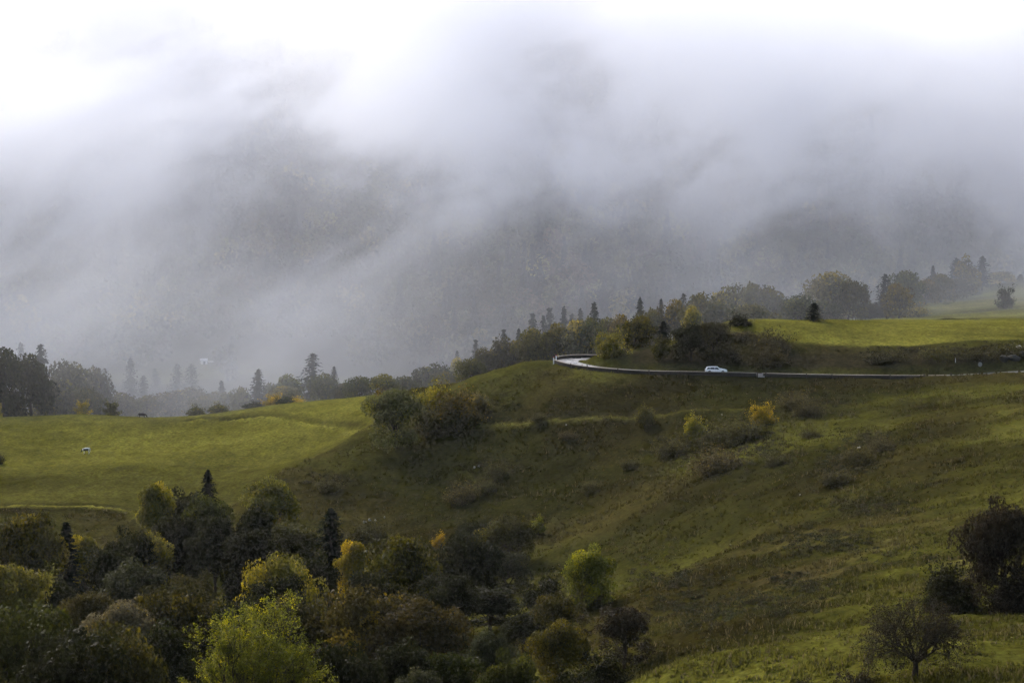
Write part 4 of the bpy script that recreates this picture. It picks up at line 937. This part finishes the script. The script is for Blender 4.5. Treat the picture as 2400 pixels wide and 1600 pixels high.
# ------------------------------------------------------------------ the white estate car
def estate_car():
    j = idx(1681, 0, _tip); c = edge[j].copy(); c[:2] += en[j] * 1.75
    d = edge[j - 3] - edge[j + 3]; rz = math.atan2(d[1], d[0])
    t = empty('estate_car', (c[0], c[1], c[2] + 0.035), rz); tag(t, 'white estate car driving along the road behind the parapet', 'car')
    white = flat_mat('white_car_paint', (0.86, 0.83, 0.78), 0.3, spec=0.3, noise=0.02); black = flat_mat('black_trim', (0.012, 0.012, 0.013), 0.5); tyre = flat_mat('rubber', (0.015, 0.015, 0.015), 0.85)
    glass = flat_mat('dark_glass', (0.012, 0.014, 0.017), 0.06, spec=0.7, noise=0.05); alloy = flat_mat('alloy', (0.35, 0.35, 0.36), 0.35, 0.8, noise=0.05)
    lampm = flat_mat('clear_lamp', (0.6, 0.62, 0.65), 0.1, spec=0.8, noise=0.05); redm = flat_mat('red_lamp', (0.35, 0.02, 0.02), 0.2, spec=0.6)
    # x along the car (front +), sections: x, sill z, belt z, roof z, half width at belt, half width at roof
    SEC = [(-2.36, .45, .80, .86, .70, .60), (-2.30, .30, .92, 1.02, .84, .68), (-2.12, .24, .98, 1.30, .90, .66), (-1.75, .22, 1.0, 1.43, .92, .66), (-1.0, .20, .99, 1.475, .93, .67), (-.2, .20, .98, 1.48, .93, .67),
           (.35, .20, .97, 1.44, .93, .66), (.95, .20, .96, 1.10, .93, .70), (1.12, .20, .955, 1.02, .93, .76), (1.5, .21, .91, .97, .92, .74), (1.95, .24, .82, .88, .89, .68), (2.25, .30, .70, .76, .80, .58), (2.38, .40, .58, .62, .62, .45)]
    def ring(s):
        x, z0, zb, zr, wb, wr = s
        half = [(wb * .86, z0), (wb * .985, z0 + .12), (wb, (z0 + zb) / 2), (wb * .985, zb), (wr * 1.02, zb + (zr - zb) * .86), (wr * .86, zr - .012 * 1), (0, zr + .02)]
        return [(x, y, z) for y, z in half] + [(x, -y, z) for y, z in half[-2::-1]]
    rings = [ring(s) for s in SEC]; n = len(rings[0]); V = [v for r_ in rings for v in r_]; f = []
    for i in range(len(rings) - 1):
        for k in range(n): f.append((i * n + k, i * n + (k + 1) % n, (i + 1) * n + (k + 1) % n, (i + 1) * n + k))
    f += [tuple(range(n))[::-1], tuple((len(rings) - 1) * n + k for k in range(n))]
    b = MB(); b.add(V, f); o = b.build('body', white, t, smooth=True)
    def side_pt(x, f_, s):
        X = [q[0] for q in SEC]; zb, zr, wb, wr = [np.interp(x, X, [q[i] for q in SEC]) for i in (2, 3, 4, 5)]
        y0, z0, y1, z1 = wb * .985, zb, wr * 1.02, zb + (zr - zb) * .86
        return (x, s * (y0 + (y1 - y0) * f_ + 0.008), z0 + (z1 - z0) * f_)
    for s in (1, -1):
        for a0, a1, b0, b1 in ((-2.0, -1.36, -1.86, -1.36), (-1.30, -.32, -1.30, -.32), (-.25, .86, -.25, .44)):
            m = 5; lo = [side_pt(a0 + (a1 - a0) * q / m, .06, s) for q in range(m + 1)]; hi = [side_pt(b0 + (b1 - b0) * q / m, .93, s) for q in range(m + 1)]
            b = MB(); b.add(lo + hi, [((q, q + 1, m + 2 + q, m + 1 + q) if s < 0 else (q + 1, q, m + 1 + q, m + 2 + q)) for q in range(m)]); w1 = b.build('side_window', glass, t)
        for x in (-1.42, 1.42):
            b = MB(); b.tube([(x, s * .70, .34), (x, s * .935, .34)], .385, 20); b.build('wheel_arch', black, t)
            wv = empty('wheel', (x, s * .84, .33)); wv.parent = t
            b = MB(); b.tube([(0, -.11 * 1, 0), (0, .11, 0)], .33, 20); b.build('tyre', tyre, wv)
            b = MB(); b.tube([(0, s * .10, 0), (0, s * .125, 0)], .22, 14); b.build('rim', alloy, wv)
        b = MB(); b.box((2.16, s * .62, .70), (.22, .26, .13), -s * .5); b.build('headlight', lampm, t)
        b = MB(); b.box((-2.27, s * .70, .84), (.14, .24, .15), s * .35); b.build('tail_light', redm, t)
        b = MB(); b.box((.78, s * 1.03, 1.04), (.17, .2, .14), taper=.8); b.build('wing_mirror', white, t)
        b = MB(); b.tube([(-1.8, s * .56, 1.46), (-1.6, s * .57, 1.525), (.0, s * .57, 1.53), (.3, s * .56, 1.46)], .02, 5); b.build('roof_rail', alloy, t)
        for x in (-.98, .12):
            b = MB(); b.box((x, s * .945, .88), (.2, .03, .035)); b.build('door_handle', white, t)
        b = MB(); b.box((0, s * .86, .24), (2.1, .1, .1)); b.build('side_skirt', black, t)
    def across(x0, f0, x1, f1, name):
        p = [side_pt(x0, f0, s) for s in (1, -1)]; q = [side_pt(x1, f1, s) for s in (1, -1)]
        return p, q
    b = MB(); b.add([(.98, .70, 1.075), (.98, -.70, 1.075), (.42, -.60, 1.435), (.42, .60, 1.435), (.99, .70, 1.07), (.99, -.70, 1.07), (.45, -.60, 1.45), (.45, .60, 1.45)], [(4, 5, 6, 7), (0, 3, 2, 1), (0, 1, 5, 4), (1, 2, 6, 5), (2, 3, 7, 6), (3, 0, 4, 7)]); b.build('windscreen', glass, t)
    b = MB(); b.add([(-2.29, .62, 1.06), (-2.29, -.62, 1.06), (-2.13, -.58, 1.30), (-2.13, .58, 1.30), (-2.33, .62, 1.06), (-2.33, -.62, 1.06), (-2.16, -.58, 1.31), (-2.16, .58, 1.31)], [(5, 4, 7, 6), (0, 1, 2, 3), (0, 4, 5, 1), (1, 5, 6, 2), (2, 6, 7, 3), (3, 7, 4, 0)]); b.build('rear_window', glass, t)
    b = MB(); b.box((2.33, 0, .52), (.12, .7, .16)); b.build('grille', black, t)
estate_car()

# ------------------------------------------------------------------ cattle
def cow(px, py, D, rz, mats, patch, label, sc=1.0, z=None):
    x, y, _ = at(px, py, D); zg = float(H(x, y)[0]) if z is None else z
    J = {'rump': ((-.72, 0, 1.22), .30), 'hip': ((-.5, 0, 1.14), .40), 'mid': ((0, 0, 1.06), .45), 'chest': ((.48, 0, 1.08), .40), 'neck': ((.80, .0, 1.06), .26), 'poll': ((1.08, .06, .72), .18), 'muz': ((1.22, .08, .34), .11)}
    v, e, rd = [], [], []; ix = {}
    for k, (p, r) in J.items(): ix[k] = len(v); v.append(p); rd.append(r)
    for a, b_ in (('mid', 'hip'), ('hip', 'rump'), ('mid', 'chest'), ('chest', 'neck'), ('neck', 'poll'), ('poll', 'muz')): e.append((ix[a], ix[b_]))
    def chain(fr, P):
        last = ix[fr]
        for p, r in P: v.append(p); rd.append(r); e.append((last, len(v) - 1)); last = len(v) - 1
    for s in (1, -1):
        chain('hip', [((-.60, s * .22, .92), .19), ((-.48, s * .24, .70), .12), ((-.66, s * .24, .44), .075), ((-.60, s * .24, .10), .06), ((-.56, s * .24, .0), .07)])
        chain('chest', [((.50, s * .22, .76), .15), ((.52, s * .22, .46), .08), ((.49, s * .22, .12), .06), ((.53, s * .22, .0), .07)])
        chain('poll', [((.98, s * .16 + .05, .80), .06), ((.95, s * .27 + .05, .78), .035)])
    chain('rump', [((-.92, 0, 1.12), .05), ((-.97, 0, .7), .03), ((-.96, 0, .48), .05)])
    me = bpy.data.meshes.new('cow_skeleton'); me.from_pydata(v, e, []); o = obj('cow_tmp', me)
    sk = o.modifiers.new('skin', 'SKIN'); 
    for i, r in enumerate(rd): me.skin_vertices[0].data[i].radius = (r * .8, r * .8); 
    me.skin_vertices[0].data[ix['mid']].use_root = True
    ss = o.modifiers.new('sub', 'SUBSURF'); ss.levels = 2; ss.render_levels = 2
    m2 = bpy.data.meshes.new_from_object(o.evaluated_get(bpy.context.evaluated_depsgraph_get())); bpy.data.objects.remove(o)
    for m in mats: m2.materials.append(m)
    if len(mats) > 1:
        for p in m2.polygons: p.material_index = int(patch(p.center))
    m2.polygons.foreach_set('use_smooth', np.ones(len(m2.polygons), bool)); m2.name = 'cow_body'
    t = empty('cow', (x, y, zg), rz); t.scale = (sc,) * 3; tag(t, label, 'cow'); obj('body', m2, t)
    for s in (1, -1):
        b = MB(); b.tube([(1.0, s * .09 + .05, .82), (.98, s * .19 + .05, .90), (1.04, s * .22 + .05, .98)], [.028, .02, .008], 6); b.build('horn', M_COPE, t)
M_CW, M_CB, M_CD = flat_mat('white_hide', (0.72, 0.69, 0.63), 0.8, noise=.08), flat_mat('black_hide', (0.018, 0.016, 0.016), 0.7, noise=.2), flat_mat('dark_brown_hide', (0.02, 0.013, 0.010), 0.8, noise=.25)
cow(202, 1041, 640, R(180), [M_CW, M_CB], lambda c: (c.x > -.55 and c.x < .62 and .68 < c.z < 1.24) or c.x > .9, 'white cow with a black flank grazing on the open pasture', 1.0)
_c = at(333, 979, 684); cow(333, 979, 686, R(8), [M_CD], None, 'dark brown cow half hidden behind the pasture crest', 1.05, z=at(333, 971, 686)[2] - 1.12)

# ------------------------------------------------------------------ shed on the valley floor
_q = [(abs(float(H(*at(478, 851, D)[:2])[0]) - at(478, 851, D)[2]), D) for D in range(960, 1180, 5)]; x, y, z = at(478, 851, min(_q)[1]); z = float(H(x, y)[0]); t = empty('field_shed', (x, y, z), R(12)); t.scale = (.8, .8, .7); tag(t, 'small pale-roofed shed glinting in the misty valley floor', 'shed')
M_TIN = flat_mat('pale_tin', (0.5, 0.5, 0.5), 0.35, noise=.06)
b = MB(); b.box((0, 0, 1.0), (3.0, 3.0, 2.0)); b.build('wall', M_WHITE, t)
b = MB(); b.add([(-1.8, -1.8, 1.9), (1.8, -1.8, 1.9), (1.8, 0, 2.9), (-1.8, 0, 2.9), (-1.8, 1.8, 1.9), (1.8, 1.8, 1.9), (-1.8, -1.8, 2.02), (1.8, -1.8, 2.02), (1.8, 0, 3.02), (-1.8, 0, 3.02), (-1.8, 1.8, 2.02), (1.8, 1.8, 2.02)],
                [(6, 7, 8, 9), (9, 8, 11, 10), (0, 3, 2, 1), (3, 4, 5, 2), (0, 1, 7, 6), (4, 10, 11, 5), (0, 6, 9, 3), (3, 9, 10, 4), (1, 2, 8, 7), (2, 5, 11, 8)]); b.build('roof', M_TIN, t)
b = MB(); b.box((3.1, -.4, 1.25), (3.0, 2.4, .12)); b.build('lean_to_roof', M_TIN, t)
for q in (2.0, 4.4):
    b = MB(); b.box((q, -1.4, .58), (.12, .12, 1.16)); b.build('post', M_WOOD, t)
b = MB(); b.box((0, -1.52, .85), (1.0, .06, 1.7)); b.build('door', M_WOOD, t)

# ------------------------------------------------------------------ stones
M_LIME = flat_mat('limestone', (0.26, 0.24, 0.2), 0.9, spec=.05, noise=.35, nscale=1.2); M_ROCK = flat_mat('grey_rock', (0.036, 0.034, 0.028), 0.95, spec=.05, noise=.5, nscale=.7)
def stone(px, py, wpx, hpx, label, mat=M_LIME, seed=0, sink=.25, name='stone', cat='rock', group='pale stones lying on the slope'):
    D = march(px, py); x, y, z = at(px, py, D); rng = np.random.default_rng(seed)
    bpy_me = bpy.data.meshes.new(name); import bmesh
    bm = bmesh.new(); bmesh.ops.create_icosphere(bm, subdivisions=2, radius=1.0)
    W, h = wpx * D / F / 2, hpx * D / F
    L_ = unit(rng, 9); am = rng.uniform(.05, .3, 9)
    for v in bm.verts:
        d = np.array(v.co); k = 1.0
        for q in range(9): k = min(k, (1 - am[q]) / max(1e-3, d @ L_[q]) if d @ L_[q] > 0 else k)
        v.co = Vector((d[0] * k * W, d[1] * k * W * .8, d[2] * k * h * .62))
    bm.to_mesh(bpy_me); bm.free(); bpy_me.materials.append(mat)
    o = obj(name, bpy_me, None, (x, y, float(H(x, y)[0]) + h * (.5 - sink))); o.rotation_euler = (rng.normal() * .2, rng.normal() * .2, rng.random() * 6); tag(o, label, cat, group)
for i, (px, py, w_, h_, lab) in enumerate([(1112, 1100, 7, 6, 'white stone beside the dark low bush on the slope'), (1122, 1096, 7, 5, 'second white stone beside the dark low bush'), (1327, 999, 5, 4, 'tiny white stone just under the grass track'), (1692, 975, 5, 5, 'tiny white stone between the yellow and golden bushes'),
        (855, 1226, 10, 8, 'pale stone at the upper rim of the wood'), (866, 1223, 8, 7, 'second pale stone at the upper rim of the wood'), (880, 1221, 7, 5, 'third pale stone at the upper rim of the wood'), (901, 1213, 5, 5, 'tiny white stone above the upper rim of the wood'),
        (2013, 1052, 11, 5, 'flat pale stone in the scrub of the open slope'), (1875, 1160, 5, 4, 'tiny white stone low on the open slope'), (1712, 1278, 4, 4, 'tiny white stone in the hollow by the lone lime-yellow tree')]):
    stone(px, py, w_, h_, lab, seed=i)
stone(2297, 866, 12, 10, 'pale pointed rock on the grass behind the road', M_LIME, 40, .2, 'rock', group='rocks beside the road')
for i, (px, py, w_, h_, lab) in enumerate([(2376, 846, 34, 14, 'big grey rock face of the roadside outcrop'), (2397, 836, 24, 14, 'grey boulder at the picture edge of the outcrop'), (2352, 850, 24, 16, 'low grey boulder at the foot of the outcrop'), (2388, 822, 22, 12, 'pale slab on top of the outcrop')]):
    stone(px, py, w_, h_, lab, M_LIME if 'pale' in lab else M_ROCK, 60 + i, .1, 'rock', group='rocks beside the road')

# ------------------------------------------------------------------ grass and low scrub: nobody could count it
def grass():
    rng = np.random.default_rng(3); n = 150000
    y = 215 + 395 * rng.random(n) ** 1.35; x = (rng.random(n) - 0.5) * 2 * (0.20 * y + 6)
    pm = pasture_mask(x, y); d, _, side = near_road(x, y)
    keep = (pm < .5) & (d > 3.6) & ((x > -25 - 0.02 * y) | (y > 480)); x, y = x[keep], y[keep]
    cl = fbm(x, y, 5, 3, 51); keep = rng.random(len(x)) < sstep(.38, .6, cl) * .95 + .12; x, y, cl = x[keep], y[keep], cl[keep]
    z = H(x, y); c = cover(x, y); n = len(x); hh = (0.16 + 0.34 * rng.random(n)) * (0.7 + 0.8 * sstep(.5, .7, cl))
    V = []; Cc = []
    for k in range(4):
        a = rng.random(n) * 6.28; wv = 0.06 + 0.12 * rng.random(n); ln = rng.normal(size=(n, 2)) * 0.3 * hh[:, None]; ox = rng.normal(size=(n, 2)) * .13
        p = np.stack([x + ox[:, 0], y + ox[:, 1], z - .03], 1); ax = np.stack([np.cos(a) * wv, np.sin(a) * wv, 0 * a], 1)
        tip = p + np.stack([ln[:, 0], ln[:, 1], hh * rng.uniform(.6, 1.2, n)], 1)
        V.append(np.stack([p - ax, p + ax, tip], 1).reshape(-1, 3)); straw = (rng.random(n) < .10)[:, None]
        Cc.append(np.where(straw, np.array([.085, .068, .032]), c * rng.uniform(.8, 1.8, (n, 1)) * np.array([1.04, 1.0, .95])))
    V = np.concatenate(V); m = len(V) // 3
    me = np_mesh('grass', V, np.arange(m * 3).reshape(m, 3), [M_GRASS], {'hue': ('FACE', 'FLOAT_COLOR', np.concatenate([np.concatenate(Cc), np.ones((m, 1))], 1))})
    tag(obj('grass', me), kind='stuff')
    # low heath and bramble tufts
    n = 2600; y = 225 + 385 * rng.random(n) ** 1.2; x = (rng.random(n) - 0.5) * 2 * (0.20 * y + 4)
    s = fbm(x, y, 16, 3, 61); px = x / y * F + 1200
    pm = pasture_mask(x, y); d, _, side = near_road(x, y); low = np.maximum(poly_dist(x, y, LOWER), poly_dist(x, y, BAND)); dt, _ = near_track(x, y)
    qx, qy = [], []
    for (cx, cy_, wx, wy, k) in ((1600,1045,70,32,70),(1700,1060,90,45,120),(1760,1005,70,30,70),(1810,1060,60,30,40),(1880,945,70,28,60),(1985,1085,70,40,90),(2050,1030,60,22,50),(1110,1150,70,25,60),(1150,1095,60,16,40),(1120,960,90,20,60),(770,1125,50,18,25),(1600,1360,90,30,60),(1620,1430,90,35,80),(1780,1420,120,28,90),(1880,1370,70,20,50),(1940,1270,120,35,90),(2040,1190,110,20,60),(1750,795,90,22,60),(2150,825,150,10,60),(2320,820,70,14,50)):
        for _ in range(int(k * 1.7)):
            pxx, pyy = cx + rng.normal() * wx * .6, cy_ + rng.normal() * wy * .6
            if pxx > 2398: continue
            D = march(pxx, pyy); q = at(pxx, pyy, D); qx.append(q[0]); qy.append(q[1])
    x = np.concatenate([x, qx]); y = np.concatenate([y, qy]); extra = np.arange(len(x)) >= n
    s = np.concatenate([s, np.ones(len(qx))]); px = x / y * F + 1200
    pm = pasture_mask(x, y); d, _, side = near_road(x, y); low = np.where(extra, -9, np.maximum(poly_dist(x, y, LOWER), poly_dist(x, y, BAND))); dt, _ = near_track(x, y)
    keep = (pm < .3) & (d > 4.4) & (dt > 1.6) & (s > .5) & (low < -3) & ((x > -20) | (y > 520)); x, y, ex = x[keep], y[keep], extra[keep]; z = H(x, y); V = []; Cc = []
    for i in range(len(x)):
        k = 34; w_ = rng.uniform(.4, 1.5); h_ = rng.uniform(.14, .42); dd = unit(rng, k); dd[:, 2] = np.abs(dd[:, 2])
        P = np.array([x[i], y[i], z[i] - .05]) + dd * np.array([w_, w_, h_]) * (.6 + .5 * rng.random((k, 1))); nr = dd + unit(rng, k) * .8; nr /= np.linalg.norm(nr, axis=1)[:, None]
        q, _ = leaf_quads(rng, P, nr, .24); V.append(q); base = np.array([(.030, .028, .010), (.033, .027, .010), (.026, .028, .009)])[int(rng.integers(3))] * (.68 if ex[i] else 1)
        Cc.append(np.concatenate([base * rng.uniform(.6, 1.6, (k, 1)), np.ones((k, 1))], 1))
    V = np.concatenate(V); m = len(V) // 4
    me = np_mesh('undergrowth', V, np.arange(m * 4).reshape(m, 4), [M_GRASS], {'hue': ('FACE', 'FLOAT_COLOR', np.concatenate(Cc))}); tag(obj('undergrowth', me), kind='stuff')
def hue_mat(name, trans):
    m, n, out = new_mat(name); a = N(n, 'ShaderNodeAttribute', attribute_name='hue'); p = N(n, 'ShaderNodeBsdfPrincipled'); p.inputs['Roughness'].default_value = .8; p.inputs['Specular IOR Level'].default_value = .1
    t = N(n, 'ShaderNodeBsdfTranslucent'); s = N(n, 'ShaderNodeMixShader'); s.inputs[0].default_value = trans
    n.links.new(a.outputs['Color'], p.inputs['Base Color']); n.links.new(a.outputs['Color'], t.inputs[0]); n.links.new(p.outputs[0], s.inputs[1]); n.links.new(t.outputs[0], s.inputs[2]); n.links.new(s.outputs[0], out.inputs[0]); return m
M_GRASS = hue_mat('grass_blades', .5)
grass()



# ------------------------------------------------------------------ air: thin even haze, and the bank of mist that lies against the far hill
def box_mesh(name, lo, hi):
    b = MB(); b.box([(lo[i] + hi[i]) / 2 for i in range(3)], [hi[i] - lo[i] for i in range(3)]); return b
def haze():
    m, n, out = new_mat('thin_haze')
    v = N(n, 'ShaderNodeVolumePrincipled'); v.inputs['Color'].default_value = (0.95, 0.96, 1.0, 1); v.inputs['Density'].default_value = 0.000014; v.inputs['Anisotropy'].default_value = 0.4
    n.links.new(v.outputs[0], out.inputs['Volume'])
    o = box_mesh('haze', (-760, -95, -40), (760, 1960, 520)).build('haze', m); tag(o, kind='stuff')
def mist():
    m, n, out = new_mat('drifting_mist')
    v = N(n, 'ShaderNodeVolumePrincipled'); v.inputs['Color'].default_value = (0.915, 0.938, 1.0, 1); v.inputs['Anisotropy'].default_value = 0.5
    g = N(n, 'ShaderNodeNewGeometry')
    L = n.links.new
    def math_(op, a, b=None, c=None):
        q = N(n, 'ShaderNodeMath', operation=op)
        for i, k in enumerate((a, b, c)):
            if k is None: continue
            if isinstance(k, (int, float)): q.inputs[i].default_value = k
            else: L(k, q.inputs[i])
        return q.outputs[0]
    def mr(x, a, b, c, d, smooth=True):
        q = N(n, 'ShaderNodeMapRange'); q.interpolation_type = 'SMOOTHSTEP' if smooth else 'LINEAR'
        for i, k in zip(('From Min', 'From Max', 'To Min', 'To Max'), (a, b, c, d)):
            if isinstance(k, (int, float)): q.inputs[i].default_value = k
            else: L(k, q.inputs[i])
        L(x, q.inputs['Value']); return q.outputs[0]
    sx = N(n, 'ShaderNodeSeparateXYZ'); L(g.outputs['Position'], sx.inputs[0])
    X, Y, Z = sx.outputs
    def noise(scale3, rot, detail, loc=(0, 0, 0), dist=0.0, rough=0.5):
        a = N(n, 'ShaderNodeMapping'); a.inputs['Rotation'].default_value = rot; L(g.outputs['Position'], a.inputs[0])
        b = N(n, 'ShaderNodeMapping'); b.inputs['Scale'].default_value = scale3; b.inputs['Location'].default_value = loc; L(a.outputs[0], b.inputs[0])
        t = N(n, 'ShaderNodeTexNoise'); t.inputs['Scale'].default_value = 1.0; t.inputs['Detail'].default_value = detail; t.inputs['Roughness'].default_value = rough; t.inputs['Distortion'].default_value = dist
        L(b.outputs[0], t.inputs['Vector']); return t.outputs[0]
    tilt = (0, R(24), 0)
    n1 = noise((0.0120, 0.0030, 0.0195), tilt, 7.0, (3.1, 1.7, 0.4), 0.25, 0.66)
    n2 = noise((0.0045, 0.002, 0.006), tilt, 1.0, (7.7, 4.2, 9.1))
    # the underside of the cloud sits higher over the middle of the valley, lower to the left
    under = math_('ADD', math_('MULTIPLY', n2, 90.0), -34.0)
    high = mr(math_('SUBTRACT', Z, under), -5.0, 72.0, 0.0, 1.0)
    wisps = mr(n1, 0.45, 0.61, 0.0, 1.0)
    near = mr(Y, 790.0, 1030.0, 0.0, 1.0)
    far = mr(Y, 690.0, 800.0, 0.0, 1.0)
    top = mr(Z, 24.0, 85.0, 0.0, 0.55)                 # towards the top the cloud closes up
    body = math_('MULTIPLY', math_('MULTIPLY', high, math_('ADD', math_('ADD', math_('MULTIPLY', wisps, 1.1), 0.11), math_('MULTIPLY', top, math_('ADD', math_('MULTIPLY', wisps, 1.1), 0.55)))), near)
    lowm = math_('MULTIPLY', math_('MULTIPLY', far, mr(X, 20.0, -150.0, 0.05, 1.0)), math_('MULTIPLY', mr(Z, 40.0, -5.0, 0.0, 1.0), math_('ADD', math_('MULTIPLY', wisps, 0.9), 0.1)))
    # thin veil that rises from the valley behind the two near crests
    veil = math_('MULTIPLY', math_('MULTIPLY', mr(Y, 650.0, 720.0, 0.0, 1.0), mr(Y, 850.0, 940.0, 1.0, 0.05)), math_('MULTIPLY', mr(Z, 30.0, 75.0, 1.0, 0.12), math_('ADD', math_('MULTIPLY', wisps, 0.5), 0.7)))
    side = mr(math_('ABSOLUTE', X), 15.0, 75.0, 0.55, 1.0)
    veil = math_('MULTIPLY', veil, side)
    d = math_('ADD', math_('ADD', math_('MULTIPLY', body, 0.0108), math_('MULTIPLY', lowm, 0.0032)), math_('MULTIPLY', veil, 0.0036))
    d = math_('MULTIPLY', d, mr(Z, 165.0, 245.0, 1.0, 0.0))
    L(d, v.inputs['Density'])
    L(v.outputs[0], out.inputs['Volume'])
    o = box_mesh('mist', (-640, 648, -30), (640, 1700, 330)).build('mist', m); tag(o, kind='stuff')
haze(); mist()
